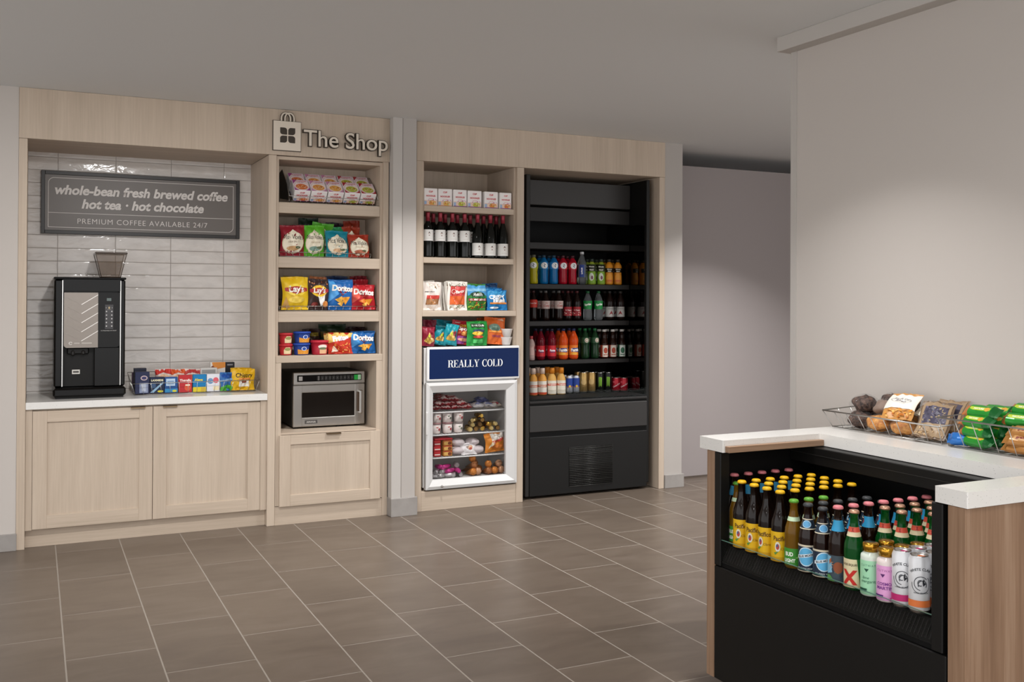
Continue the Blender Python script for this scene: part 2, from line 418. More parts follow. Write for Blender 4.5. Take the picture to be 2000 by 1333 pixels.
def serif_caps(word, S, mb, cx, cy, wd, asp, mat, eps=.0009):
    """high-contrast serif capitals drawn as polygons (only the letters used in the place)"""
    T, t, sv = .20, .055, .05
    def r(x0, y0, x1, y1): return [(x0, y0), (x1, y0), (x1, y1), (x0, y1)]
    def stem(x, w_=T, a=.09): return [r(x, 0, x+w_, 1), r(x-a, 0, x+w_+a, sv), r(x-a, 1-sv, x+w_+a, 1)]
    def bowl(x, y0, y1, rx, a0, a1, th=T, n=14):
        out = []; cy_, ry = (y0+y1)/2, (y1-y0)/2
        for i in range(n):
            q = []
            for a, g in ((a0+(a1-a0)*i/n, 1), (a0+(a1-a0)*(i+1)/n, 1), (a0+(a1-a0)*(i+1)/n, 0), (a0+(a1-a0)*i/n, 0)):
                k = 0 if g else 1; q.append((x+(rx-k*th)*math.cos(a), cy_+(ry-k*t)*math.sin(a)))
            out.append(q)
        return out
    H2 = PI/2
    G = {'R': (stem(.09)+[r(.2, 1-t, .5, 1), r(.2, .47, .5, .47+t)]+bowl(.46, .47, 1, .36, -H2, H2)+[[(.50, .49), (.68, .49), (.84, .0), (.62, .0)], r(.62, 0, .94, sv)], .95),
         'E': (stem(.09)+[r(.2, 0, .74, t), r(.2, 1-t, .72, 1), r(.2, .48, .54, .48+t), r(.69, 0, .74, .26), r(.67, .76, .72, 1), r(.50, .36, .54, .66)], .82),
         'A': ([[(.06, 0), (.12, 0), (.45, .98), (.41, 1)], [(.36, 1), (.54, 1), (.86, 0), (.64, 0)], r(.2, .3, .7, .3+t), r(-.03, 0, .24, sv), r(.54, 0, .96, sv)], .96),
         'L': (stem(.09)+[r(.2, 0, .74, t), r(.69, 0, .74, .3)], .82),
         'Y': ([[(.08, 1), (.30, 1), (.54, .45), (.36, .42)], [(.74, 1), (.80, 1), (.52, .44), (.47, .48)], r(.35, 0, .55, .46), r(.25, 0, .65, sv), r(-.01, 1-sv, .40, 1), r(.63, 1-sv, .92, 1)], .92),
         'C': (bowl(.50, 0, 1, .46, .9, 2*PI-.9)+[r(.74, .68, .79, 1), r(.74, 0, .79, .30)], .88),
         'O': (bowl(.50, 0, 1, .46, 0, 2*PI, n=28), 1.0),
         'D': (stem(.09)+[r(.2, 1-t, .46, 1), r(.2, 0, .46, t)]+bowl(.44, 0, 1, .46, -H2, H2), .98), ' ': ([], .42)}
    tot = sum(G[c][1]*.86 for c in word); k = wd/tot; x = cx-wd/2; hh = k*asp*.98
    for c in word:
        for q in G[c][0]: mb.add([S(x+p[0]*k*.86, cy-hh/2+p[1]*hh, eps) for p in q], [(0, 1, 2, 3)], mk(mat))
        x += G[c][1]*.86*k
def mk(x): return C(x) if isinstance(x, str) else x
def bag_mb(w, h, d, col, prims, seed=0, waist=.05, seal=.055, sealcol=None, crumple=.0115, top=None):
    """a pillow bag standing on z=0, front towards -y"""
    R = random.Random(seed); ph = [R.uniform(0, 6.28) for _ in range(8)]; cm = mk(col); sc = mk(sealcol) if sealcol else cm
    def half(s, t):
        u = max(0.0, math.sin(PI*s))**.55; tt = (t-seal)/(1-2*seal)
        v = 0.0 if tt <= 0 or tt >= 1 else (math.sin(PI*tt))**.5
        return d/2*u*v
    def S(s, t, e, side=-1):
        hd = half(s, t)
        wr = crumple*(math.sin(9*s+ph[0]+4*t)*math.sin(7*t+ph[1]) + .6*math.sin(17*s+ph[2])*math.sin(13*t+ph[3]-5*s))
        wr += crumple*.35*(math.sin(31*s+9*t+ph[1])*math.sin(19*t-11*s+ph[6]))
        edge = max(0.0, 1-min(t, 1-t)/.22)
        wr += edge*.6*crumple*math.sin(23*s+ph[4]+(6 if t > .5 else 0))
        wd = w*(1-waist*math.sin(PI*t)) ; cr = .004*math.sin(6*t+ph[6])
        lip = .012*h*math.sin(5*s+ph[5])*(1 if t > .9 else 0)
        y = side*(hd + (wr if side < 0 else wr*.5)*min(1, 4*s*(1-s)+.1) + e) - .004*math.sin(4*s+ph[7])*(edge)
        return ((s-.5)*wd+cr, y, t*h+lip)
    mb = MB(); n, m = 14, 18; T = [0, seal*.5, seal] + [seal+(1-2*seal)*j/(m-4) for j in range(1, m-4)] + [1-seal, 1-seal*.5, 1]
    for side in (-1, 1):
        vs = [S(i/n, t, 0, side) for t in T for i in range(n+1)]
        for j in range(len(T)-1):
            for i in range(n): pass
        fsA, fsB = [], []
        for j in range(len(T)-1):
            for i in range(n):
                q = (j*(n+1)+i, j*(n+1)+i+1, (j+1)*(n+1)+i+1, (j+1)*(n+1)+i)
                if side > 0: q = q[::-1]
                (fsB if (T[j+1] <= seal+1e-6 or T[j] >= 1-seal-1e-6) else fsA).append(q)
        o = len(mb.v); mb.add(vs, fsA, cm, True)
        k = mb.m(sc)
        for q in fsB: mb.f.append([o+i for i in q]); mb.mi.append(k); mb.sm.append(True)
    def Sp(s, t, e):
        return S(s, t, e, -1)
    decor(mb, Sp, w/h, prims, .0019, .055)
    return mb
def bag(name, label, cat, group, pos, w, h, d, col, prims, seed=0, yaw=0, lean=0, roll=0, **kw):
    mb = bag_mb(w, h, d, col, prims, seed, **kw)
    M = Matrix.Rotation(rad(yaw), 4, 'Z') @ Matrix.Rotation(rad(roll), 4, 'Y') @ Matrix.Rotation(rad(-lean), 4, 'X')
    mb.xform(M); zmin = min(p[2] for p in mb.v); mb.xform(Matrix.Translation((0, 0, .0012-zmin)))
    o = mb.build(name, loc=pos, local=True)
    return tag(o, label, cat, group)
def bag_px(name, label, cat, group, u0, v0, u1, v1, y, floor, d, col, prims, h=None, **kw):
    """a bag whose outline spans pixels (u0, v0)-(u1, v1) when it stands at depth y on a surface at height floor"""
    um = (u0+u1)/2; vm = (v0+v1)/2
    xa, xb = PY(u0, vm, y).x, PY(u1, vm, y).x; zt = PY(um, v0, y).z
    ln = kw.get('lean', 0); hh = h or (zt-floor)/math.cos(rad(ln))
    return bag(name, label, cat, group, ((xa+xb)/2, y + hh*.5*math.sin(rad(ln))*0, floor), xb-xa, hh, d, col, prims, **kw)
def cyl_S(r, z0, z1, span=PI, a0=-PI/2, c=(0, 0), rfn=None):
    """printing surface on an upright cylinder; s=.5 faces the direction a0"""
    def S(s, t, e):
        z = z0+t*(z1-z0); a = a0+(s-.5)*span; rr = (rfn(z) if rfn else r)+e
        return (c[0]+rr*math.cos(a), c[1]+rr*math.sin(a), z)
    return S
def prof_r(prof):
    def f(z):
        for (r0, z0), (r1, z1) in zip(prof[:-1], prof[1:]):
            if z0 <= z <= z1 and z1 > z0: return r0+(r1-r0)*(z-z0)/(z1-z0)
        return prof[-1][0]
    return f
def label_band(name, parent, prof, z0, z1, col, prims, a0=-PI/2, lift=.0005, n=28, span=PI):
    f = prof_r(prof); zs = sorted({z0, z1} | {z for r, z in prof if z0 < z < z1})
    mb = MB(); mb.lathe([(f(z)+lift, z) for z in zs], n, mk(col))
    # drop the end caps so that the band is a sleeve
    keep = [i for i, q in enumerate(mb.f) if len(q) == 4]
    mb.f = [mb.f[i] for i in keep]; mb.mi = [mb.mi[i] for i in keep]; mb.sm = [mb.sm[i] for i in keep]
    r = f((z0+z1)/2)
    decor(mb, cyl_S(r, z0, z1, span, a0, rfn=lambda z: f(z)+lift), span*r/(z1-z0), prims, .0006, .10)
    return mb.build(name, parent, local=True)
def crown_cap(parent, z, r, col):
    mb = MB(); mt = C(col, .35) if isinstance(col, str) else col
    mb.lathe([(r*1.12, z), (r*1.14, z+.004), (r*1.03, z+.009), (r*.8, z+.0105), (0, z+.0108)], 63, mt, flute=21, fl=.06, fz=(z-.001, z+.005))
    return mb.build('cap', parent, local=True)
def screw_cap(parent, z, r, h, mat, name='cap'):
    mb = MB(); mb.lathe([(r, z), (r, z+h*.9), (r*.9, z+h), (0, z+h)], 24, mat, flute=12, fl=.02, fz=(z, z+h*.85)); return mb.build(name, parent, local=True)
def vessel(name, label, cat, group, prof, mat, n=26, mats=None):
    mb = MB(); mb.lathe(prof, n, mat, mats=mats); o = mb.build(name, loc=(0, 0, 0), local=True)
    return tag(o, label, cat, group)
def wire_basket(name, label, cat, x0, x1, y0, y1, z0, front_h, back_h, mat, nx, out=.0, group=None, r=.0022, ny=4, thin=.0014, tilt=0.0):
    """open wire tray: rails as one frame, the uprights and floor wires as its mesh"""
    t = thing(name, label, cat, ((x0+x1)/2, (y0+y1)/2, z0), group)
    zb = z0+.004
    mb = MB(); a = [(x0, y0, zb), (x1, y0, zb), (x1, y1, zb), (x0, y1, zb)]
    mb.tube(a, r, mat, closed=True)
    b = [(x0-out, y0-out, z0+front_h), (x1+out, y0-out, z0+front_h), (x1+out, y1+out*.3, z0+back_h), (x0-out, y1+out*.3, z0+back_h)]
    mb.tube(b, r, mat, closed=True); mb.build('rim', t)
    mb = MB()
    for i in range(nx+1):
        f = i/nx; x = x0+(x1-x0)*f; xt = x0-out+(x1-x0+2*out)*f
        mb.tube([(xt, y0-out, z0+front_h), (x, y0, zb), (x, y1, zb), (xt, y1+out*.3, z0+back_h)], thin, mat, 5)
    for j in range(1, ny):
        f = j/ny; y = y0+(y1-y0)*f; hh = front_h+(back_h-front_h)*f; yt = y0-out+(y1+out*.3-y0+out)*f
        mb.tube([(x0-out, yt, z0+hh), (x0, y, zb), (x1, y, zb), (x1+out, yt, z0+hh)], thin, mat, 5)
    mb.build('wire_mesh', t)
    return t
# ================================================================ the room
def sbox(name, *a, b=0.0): return struct(MB().box(*a, b=b).build(name))
sbox('floor', -4.5, 7.6, -3, 8.4, -.1, 0, FLOOR)
sbox('ceiling', -4.5, 7.6, -3, 8.4, H, H+.1, CEIL)
sbox('wall_left', -4.5, -.088, 6.555, 6.75, 0, H, WALL)
sbox('baseboard_left', -4.5, -.083, 6.540, 6.555, 0, .1, BASEB, b=.002)
mb = MB().box(2.221, 2.39, 6.48, 7.3, 0, H, COLP)
mb.box(2.218, 2.285, 6.476, 6.55, .1, H, TRIMP); mb.box(2.288, 2.2905, 6.4785, 6.49, .1, H, C('#8e8781'))
struct(mb.build('wall_column'))
sbox('baseboard_column', 2.213, 2.404, 6.463, 6.56, 0, .125, BASEB, b=.002)
sbox('wall_end', 4.516, 4.685, 6.553, 6.86, 0, H, COLP)
sbox('baseboard_end', 4.518, 4.700, 6.538, 6.86, 0, .105, BASEB, b=.002)
sbox('wall_far', 4.60, 7.6, 6.86, 6.95, .0, 2.628, WALL_G)
sbox('dark_strip_far', 4.70, 7.6, 6.848, 6.86, 0, .012, C('#5b5149'))  # thin dark strip along the foot of the far wall
sbox('wall_lightstop_back', -4.5, 7.6, 8.3, 8.4, 0, H, WALL_G)  # unseen, added to keep light from leaking in behind the partition
sbox('wall_lightstop_east', 7.5, 7.6, 3.7, 8.3, 0, H, WALL_G)  # unseen, added to close the corridor end against outside light
sbox('wall_right', 3.233, 3.36, -3, 3.646, 0, H, WALL)
sbox('trim_1', 3.158, 3.40, -3, 3.664, 2.681, H, TRIMP, b=.002)
sbox('trim_2', 3.229, 3.235, 3.608, 3.647, 0, 2.681, TRIMP)
sbox('baseboard_right', 3.221, 3.233, -3, 3.64, 0, .1, BASEB)
sbox('wall_alcove', -.04, 1.385, 7.15, 7.22, .80, 2.47, SPLASH)

# ceiling lamps, two seen, the rest added out of view; each carries its light
TRIMW = pm('lamp trim white', '#c9c7c4', .5); LENS = pm('lamp lens', '#ffffff', .5, emit='#fff6ea', es=.62)
def downlight(x, y, k, tl, label):
    t = thing('ceiling_light', label, 'light', (x, y, H), 'recessed ceiling lamps')
    mb = MB(); mb.lathe([(.066, H-.001), (.066, H-.006), (.094, H-.004), (.096, H-.0005)], 40, TRIMW); mb.f = [f for f in mb.f]; 
    keep = [i for i, q in enumerate(mb.f) if len(q) == 4]
    mb.f = [mb.f[i] for i in keep]; mb.mi = [mb.mi[i] for i in keep]; mb.sm = [mb.sm[i] for i in keep]
    mb.build('trim_ring', t)
    mb = MB(); mb.lathe([(0, H-.0022), (.066, H-.002)], 40, LENS); mb.build('lens', t)
    ld = bpy.data.lights.new('downlight', 'AREA'); ld.shape = 'DISK'; ld.size = .15; ld.energy = LAMP_W*k; ld.color = (1.0, .988, .975); ld.spread = rad(110 if tl else 150 if x > 4.9 and y < 4 else 105 if y > 2 else 165)
    lo = bpy.data.objects.new('downlight', ld); COL.objects.link(lo); lo.location = (x, y, H-.03); lo.rotation_euler = (rad(tl), 0, 0)
LL = ['round recessed ceiling lamp in front of the painted column', 'round recessed ceiling lamp half hidden by the end of the right-hand wall']
for i, (x, y, k, tl) in enumerate(LAMP_SPOTS):
    downlight(x, y, k, tl, LL[i] if i < 2 else 'added fill lamp in the ceiling outside the picture, %s of them' % (NTH+['eleventh', 'twelfth'])[i-2])

# ================================================================ coffee alcove
t = thing('alcove_surround', 'pale oak surround framing the coffee alcove, with a deep fascia board above', 'cabinet panels', (.65, 6.55, 0))
MB().box(-.087, -.0405, 6.55, 7.16, 0, 2.446, OAK_V, b=.0015).build('side_panel', t)
MB().box(1.3855, 1.4365, 6.55, 7.22, 0, 2.446, OAK_V, b=.0015).build('side_panel', t)
MB().box(-.087, 2.2175, 6.548, 6.572, 2.4475, H-.001, OAK_V, b=.001).build('fascia_board', t)
MB().box(-.04, 1.385, 6.573, 7.149, 2.4475, 2.468, OAK_H).build('soffit_panel', t)
def shaker(x0, x1, z0, z1, y, fw, name, par, mat=OAK_V, hx=None, bt=.0105):
    """a framed door with a recessed centre panel; front face at y; hx: pull-tab span"""
    mb = MB()
    mb.box(x0, x0+fw, y, y+.021, z0, z1, OAK_V, b=.0012); mb.box(x1-fw, x1, y, y+.021, z0, z1, OAK_V, b=.0012)
    mb.box(x0+fw, x1-fw, y, y+.021, z1-fw*.86, z1, OAK_H, b=.0012); mb.box(x0+fw, x1-fw, y, y+.021, z0, z0+fw, OAK_H, b=.0012)
    d = mb.build(name, par)
    MB().box(x0+fw-.004, x1-fw+.004, y+bt, y+bt+.008, z0+fw-.004, z1-fw*.86+.004, OAK_V).build('door_panel', d)
    if hx:
        h = MB(); h.box(hx[0], hx[1], y-.014, y+.012, z1+.0005, z1+.0025, BRASS); h.box(hx[0], hx[1], y-.014, y-.0125, z1-.007, z1+.0025, BRASS)
        h.build('pull_tab', d)['label'] = 'slim bronze edge pull'
    return d
BRASS = pm('bronze pull', '#8f7a60', .35, 1.0)
t = thing('base_cabinet', 'pale oak two-door base cabinet under the coffee machine', 'cabinet', (.67, 6.57, 0))
mb = MB(); mb.box(-.0395, 1.3845, 6.585, 7.148, .108, .829, OAK_V)
mb.box(-.0395, -.004, 6.562, 6.585, .108, .829, OAK_V); mb.box(1.343, 1.3845, 6.562, 6.585, .108, .829, OAK_V)
mb.build('cabinet_body', t)
MB().box(-.0395, 1.3845, 6.603, 6.62, 0, .107, OAK_H).build('toe_kick', t)
shaker(-.002, .6745, .112, .818, 6.556, .079, 'door', t, hx=(.545, .63)); shaker(.678, 1.3405, .112, .818, 6.556, .079, 'door', t, hx=(.735, .82))
tag(MB().box(-.0395, 1.3845, 6.545, 7.149, .8295, .872, QUARTZ, b=.002).build('countertop', loc=(.67, 6.85, .83)), 'white quartz countertop under the coffee machine', 'countertop')

# ================================================================ snack shelving with microwave niche
t = thing('display_shelving', 'pale oak snack shelving with a microwave niche, under the shop sign', 'shelving', (1.81, 6.55, 0))
MB().box(1.4375, 1.457, 6.574, 7.21, 0, 2.444, OAK_V).build('side_panel', t)
MB().box(2.157, 2.1745, 6.574, 7.21, 0, 2.444, OAK_V).build('side_panel', t)
MB().box(2.175, 2.2125, 6.55, 7.21, 0, 2.4465, OAK_V, b=.0015).build('stile', t)
MB().box(1.457, 2.157, 6.574, 6.92, 2.422, 2.444, OAK_H).build('top_panel', t)
MB().box(1.457, 2.157, 6.915, 6.932, 1.117, 2.422, OAK_V).build('back_panel', t)
S2 = [2.139, 1.7755, 1.412]
for z in S2: MB().box(1.4575, 2.1565, 6.574, 6.914, z-.0715, z, OAK_H, b=.002).build('shelf', t)
MB().box(1.4575, 2.1565, 6.574, 7.20, 1.0715, 1.1165, OAK_H).box(1.4385, 2.1745, 6.552, 6.5735, 1.0715, 1.1165, OAK_H, b=.002).build('shelf', t)
MB().box(1.4385, 1.4755, 6.553, 6.573, .125, 1.071, OAK_V).build('face_stile', t)
MB().box(2.1305, 2.1745, 6.553, 6.573, .125, 1.071, OAK_V).build('face_stile', t)
mb = MB(); mb.box(1.4755, 1.4775, 6.573, 7.2, .606, 1.071, OAK_V); mb.box(2.1305, 2.1325, 6.573, 7.2, .606, 1.071, OAK_V); mb.box(1.4775, 2.1305, 7.185, 7.2, .606, 1.071, OAK_V)
mb.box(1.4755, 2.1305, 6.556, 7.2, .594, .606, OAK_H); mb.build('niche_lining', t)
shaker(1.463, 2.156, .123, .592, 6.532, .073, 'drop_door', t, hx=(1.775, 1.875))
MB().box(1.4385, 2.1745, 6.556, 6.573, 0, .121, OAK_H).build('toe_kick', t)

# ================================================================ shelving around freezer and drinks cooler
t = thing('display_shelving', 'pale oak shelving around the white freezer and the black drinks cooler', 'shelving', (3.4, 6.55, 0))
MB().box(2.417, 4.5145, 6.548, 6.572, 2.4735, H-.001, OAK_V, b=.001).build('fascia_board', t)
MB().box(2.417, 2.4635, 6.55, 7.16, 0, 2.4725, OAK_V, b=.0015).build('stile', t)
MB().box(2.464, 2.4805, 6.574, 7.049, 1.4155, 2.4725, OAK_V).build('side_panel', t)
MB().box(3.189, 3.2055, 6.574, 7.049, 1.4155, 2.4725, OAK_V).build('side_panel', t)
MB().box(3.206, 3.2625, 6.55, 7.30, 0, 2.4725, OAK_V, b=.0015).build('divider', t)
MB().box(4.464, 4.5145, 6.55, 7.30, 0, 2.4725, OAK_V, b=.0015).build('end_panel', t)
MB().box(2.464, 4.464, 6.573, 7.30, 2.4735, 2.49, OAK_H).build('soffit_panel', t)
MB().box(2.481, 3.189, 7.05, 7.065, .14, 2.4725, OAK_V).build('back_panel', t)
MB().box(3.263, 4.464, 7.30, 7.315, 0, 2.4725, OAK_V).build('back_panel', t)
S3 = [2.163, 1.795, 1.4145]
for z, x0, x1, y in ((S3[0], 2.481, 3.1885, 6.572), (S3[1], 2.481, 3.1885, 6.572), (S3[2], 2.4645, 3.2055, 6.556)):
    MB().box(x0, x1, y, 7.049, z-.0405, z, OAK_H, b=.002).build('shelf', t)
MB().box(2.4645, 3.2055, 6.553, 7.05, 0, .137, OAK_H, b=.0015).build('plinth', t)
# ================================================================ wall lettering and signs
CREAM = pm('cream sign face', '#ddd2c3', .5); BRONZE = pm('dark bronze return', '#3a3128', .5)
t = thing('shop_sign', 'cream raised letters The Shop with a shopping bag emblem on the oak fascia', 'sign', (1.8, 6.548, 2.58))
def fz(y): return lambda a, b, d: (a, y-d, b)
def rrect(x0, z0, x1, z1, rs, n=5):
    """rounded rectangle; rs = corner radii (bl, br, tr, tl)"""
    out = []
    for (cx, cz, a), r in zip(((x0, z0, PI), (x1, z0, 1.5*PI), (x1, z1, 0), (x0, z1, .5*PI)), rs):
        ox = cx+r if cx == x0 else cx-r; oz = cz+r if cz == z0 else cz-r
        out += [(ox+r*math.cos(a+.5*PI*i/n), oz+r*math.sin(a+.5*PI*i/n)) for i in range(n+1)] if r > 0 else [(cx, cz)]
    return out
bx0, bx1, bz0, bz1 = 1.4105, 1.591, 2.4785, 2.6705
mb = MB(); mb.prism([(bx0-.004, bz0-.004), (bx1+.004, bz0-.004), (bx1+.004, bz1+.004), (bx0-.004, bz1+.004)], fz(6.5474), 0, .008, BRONZE)
mb.prism([(bx0, bz0), (bx1, bz0), (bx1, bz1), (bx0, bz1)], fz(6.5474), .008, .016, CREAM)
e = mb.build('bag_emblem', t)
for i in (0, 1):
    for j in (0, 1):
        x0 = 1.4535+.0535*i; z0 = 2.5285+.0535*j
        r = [.004]*4; r[{(0,0):0,(1,0):1,(1,1):2,(0,1):3}[i,j]] = .004; k = {(0,0):0,(1,0):1,(1,1):2,(0,1):3}[i,j]; r = [.003, .003, .003, .003]; r[k] = .003; r[(k+2) % 4] = .003; r[(k+1) % 4] = .018; r[(k+3) % 4] = .018
        if (i, j) in ((0, 1), (1, 0)): pass
        mb = MB(); mb.prism(rrect(x0, z0, x0+.0465, z0+.0465, r), fz(6.548), .0162, .0172, BRONZE); mb.build('window_pane', e)
for dx in (0, .024):
    for rr, dep, mt in ((.0085, .0095, BRONZE), (.0055, .0155, CREAM)):
        pts = [(1.4615+dx, 6.548-dep, 2.672)] + [(1.4915+dx-.030*math.cos(a), 6.548-dep, 2.690+.036*math.sin(a)) for a in [PI*i/14 for i in range(15)]] + [(1.5215+dx, 6.548-dep, 2.672)]
        mb = MB(); mb.tube(pts, rr, mt, 8)
        if mt is CREAM: mb.build('bag_handle', e)
        else: mb.build('handle_outline', e)
def letters(s, x0, x1, zmid, hscale, y, front, back, parent, bold=.0):
    """each letter of s its own raised letter, fitted between x0 and x1; zmid = baseline"""
    cu = bpy.data.curves.new('t', 'FONT'); cu.size = 1.0; pos = []
    adv = 0.0; items = []
    def wid(st, off=0.0, ext=0.0):
        cu.body = st; cu.offset = off; cu.extrude = ext; cu.resolution_u = 4
        o = bpy.data.objects.new('t', cu); COL.objects.link(o); dg = bpy.context.evaluated_depsgraph_get(); dg.update()
        me = o.evaluated_get(dg).to_mesh(); vs = [(v.co.x, v.co.y, v.co.z) for v in me.vertices]; fs = [tuple(p.vertices) for p in me.polygons]
        nz = [p.normal.z for p in me.polygons]
        o.evaluated_get(dg).to_mesh_clear(); bpy.data.objects.remove(o); return vs, fs, nz
    full, _, _ = wid(s, bold); fx0 = min(v[0] for v in full); fx1 = max(v[0] for v in full); k = (x1-x0)/(fx1-fx0)
    for i, ch in enumerate(s):
        if ch == ' ': continue
        pv, _, _ = wid(s[:i+1], bold); right = max(v[0] for v in pv)
        mb = MB()
        for off, ext, yy, mt in ((bold+.030, .075, y-.0115, back), (bold, .075, y-.0165, front)):
            vs, fs, nz = wid(ch, off, ext); cx1 = max(v[0] for v in vs) - (off-bold)
            mb.add([(x0+(v[0]-cx1+right-fx0)*k, yy-v[2]*k, zmid+v[1]*k*hscale) for v in vs], fs, mt)
        mb.build('letter', parent)
    bpy.data.curves.remove(cu)
letters('The Shop', 1.609, 2.193, 2.5185, 1.0, 6.546, CREAM, BRONZE, t, .004)

t = thing('menu_sign', 'grey framed coffee menu board hung on the alcove tiles', 'sign', (.67, 7.12, 1.915))
x0, x1, z0, z1 = .036, 1.3025, 1.9155, 2.3275
mb = MB(); f = .024
mb.box(x0, x0+f, 7.115, 7.149, z0, z1, CHARF := pm('charcoal sign frame', '#2c2a2a', .4), b=.002); mb.box(x1-f, x1, 7.115, 7.149, z0, z1, CHARF, b=.002)
mb.box(x0+f, x1-f, 7.115, 7.149, z0, z0+f, CHARF, b=.002); mb.box(x0+f, x1-f, 7.115, 7.149, z1-f, z1, CHARF, b=.002); mb.build('frame', t)
mb = MB(); mb.box(x0+f, x1-f, 7.124, 7.14, z0+f, z1-f, pm('grey sign board', '#6d6763', .4))
def Ssign(s, tt, e): return (x0+f+(x1-x0-2*f)*s, 7.124-e, z0+f+(z1-z0-2*f)*tt)
asp = (x1-x0-2*f)/(z1-z0-2*f); LN = '#cfcac6'; ins = .022; q = 1-2*ins/1
W_, H_ = x1-x0-2*f, z1-z0-2*f
def line(pts, wd):
    out = []
    P = [(a*W_, b*H_) for a, b in pts]
    for i in range(len(P)-1):
        (ax, ay), (bx, by) = P[i], P[i+1]; l = math.hypot(bx-ax, by-ay); nx, ny = -(by-ay)/l*wd/2, (bx-ax)/l*wd/2
        out.append(('poly', [((ax+nx)/W_, (ay+ny)/H_), ((ax-nx)/W_, (ay-ny)/H_), ((bx-nx)/W_, (by-ny)/H_), ((bx+nx)/W_, (by+ny)/H_)], LN))
    return out
rr_ = rrect(.016*W_, .055*H_, .984*W_, .945*H_, (.002, .035, .002, .035), 8); rr_ = [(a/W_, b/H_) for a, b in rr_]; rr_.append(rr_[0])
pr = line(rr_, .0035) + line([(.016, .315), (.984, .315)], .0035)
for p in pr: decor(mb, Ssign, asp, [p], .0006)
LT = '#dbd6d2'
for s_, cx, cy, wd, op in (('whole-bean fresh brewed coffee', .5, .735, .905, dict(bold=.034, shear=.22)), ('hot tea \u00b7 hot chocolate', .5, .49, .64, dict(bold=.034, shear=.22)), ('PREMIUM COFFEE AVAILABLE 24/7', .5, .175, .68, dict(bold=-.006, track=1.12))):
    decor(mb, Ssign, asp, [('txt', s_, cx, cy, wd, LT, op)], .0008)
mb.build('sign_board', t)

# ================================================================ coffee machine
t = thing('coffee_machine', 'tall black bean-to-cup coffee machine with a clear bean hopper', 'coffee machine', (.32, 6.9, .872))
X0, X1, Y0, Y1, Z0, Z1 = .112, .522, 6.70, 7.12, .872, 1.626
SILVER = pm('silver door skin', '#8d857e', .38, .55); SILVL = pm('bright silver line', '#d8d3ce', .3, .6)
mb = MB(); mb.box(X0, X0+.05, Y0+.012, Y1, Z0+.07, Z1-.014, BLACK_G, b=.01); mb.box(X1-.03, X1, Y0+.012, Y1, Z0+.07, Z1-.014, BLACK_G, b=.008)
mb.box(X0+.05, X1-.03, Y0+.10, Y1, Z0+.07, Z1-.014, BLACK_G); mb.box(X0-.004, X1+.004, Y0-.004, Y1, Z1-.014, Z1, BLACK_G, b=.005)
mb.box(X0+.05, X1-.03, Y0+.006, Y0+.1, 1.54, Z1-.014, BLACK_G)
mb.build('housing', t)
MB().box(X0+.0445, X0+.050, Y0+.008, Y0+.013, Z0+.075, Z1-.02, CHROME).build('edge_strip', t)
MB().box(X1-.031, X1-.0255, Y0+.008, Y0+.013, Z0+.075, Z1-.02, CHROME).build('edge_strip', t)
mb = MB(); dz0, dz1, dx0, dx1 = 1.187, 1.53, X0+.055, X1-.034; sx = dx0+.195
mb.prism(rrect(sx, dz0, dx1, dz1, (.0, .02, .004, 0)), fz(Y0+.1), 0, .1, BLACK_G)
mb.prism(rrect(dx0, dz0, sx, dz1, (.02, 0, 0, .004)), fz(Y0+.1), 0, .1, SILVER)
def Sd(s, tt, e): return (dx0+(sx-dx0)*s, Y0-e, dz0+(dz1-dz0)*tt)
def Sk(s, tt, e): return (sx+(dx1-sx)*s, Y0-e, dz0+(dz1-dz0)*tt)
for i in range(5):
    zt = .975-.165*i
    decor(mb, Sd, .195/.343, [('poly', [(.5, zt-.19), (1.0, zt-.008), (1.0, zt-.02), (.52, zt-.196)], SILVL), ('poly', [(.06, zt-.06), (.5, zt-.19), (.5, zt-.196), (.06, zt-.068)], C('#a09890'))], .0006)
decor(mb, Sd, .195/.343, [('ring', .2, .082, .055, .026, .35, '#e6e2de', .4, 5.6), ('rect', .3, .07, .46, .094, '#b9b2ab'), ('rect', .52, .07, .82, .094, '#b9b2ab')], .0006)
d = mb.build('front_door', t)
mb = MB(); mb.box(sx+.05, dx1-.05, Y0-.002, Y0, 1.478, 1.496, pm('lcd window', '#5d6b68', .2)); mb.build('display', d)
mb = MB(); mb.box(sx+.040, dx1-.038, Y0-.003, Y0, 1.302, 1.455, pm('keypad film', '#3b3a3c', .35))
kx0, kx1 = sx+.040, dx1-.038
def Skp(s, tt, e): return (kx0+(kx1-kx0)*s, Y0-.003-e, 1.302+.153*tt)
pr = [('ell', .5, .87, .1, .05, '#c2ae86'), ('poly', [(.1, .87), (.16, .90), (.16, .84)], '#d5d2cf'), ('poly', [(.9, .87), (.84, .90), (.84, .84)], '#d5d2cf'), ('rect', .22, .79, .78, .798, '#9a9896')]
for i in range(5):
    for sx_ in (.18, .82): pr += [('ell', sx_, .72-.15*i, .085, .028, '#c9c7c6')]
decor(mb, Skp, (kx1-kx0)/.153, pr, .0004); mb.build('keypad', d)
mb = MB(); decor(mb, Sk, (dx1-sx)/.343, [('txt', 'IN FRESHNESS WE TRUST', .5, .305, .72, '#c9c6c3')], .0008); mb.build('door_lettering', d)
mb = MB(); mb.box(X0+.075, X0+.20, Y0+.03, Y0+.1, 1.145, 1.186, BLACK, b=.006); mb.box(X0+.095, X0+.12, Y0+.022, Y0+.05, 1.135, 1.17, CHAR, b=.008); mb.box(X0+.155, X0+.18, Y0+.022, Y0+.05, 1.14, 1.17, CHAR, b=.008); mb.build('nozzle', t)
MB().box(X0+.052, X1-.034, Y0+.06, Y0+.1, .945, 1.186, BLACK).build('cup_bay', t)
MB().box(X0+.23, X1-.034, Y0+.004, Y0+.06, .945, 1.186, BLACK_G, b=.003).build('lower_door', t)
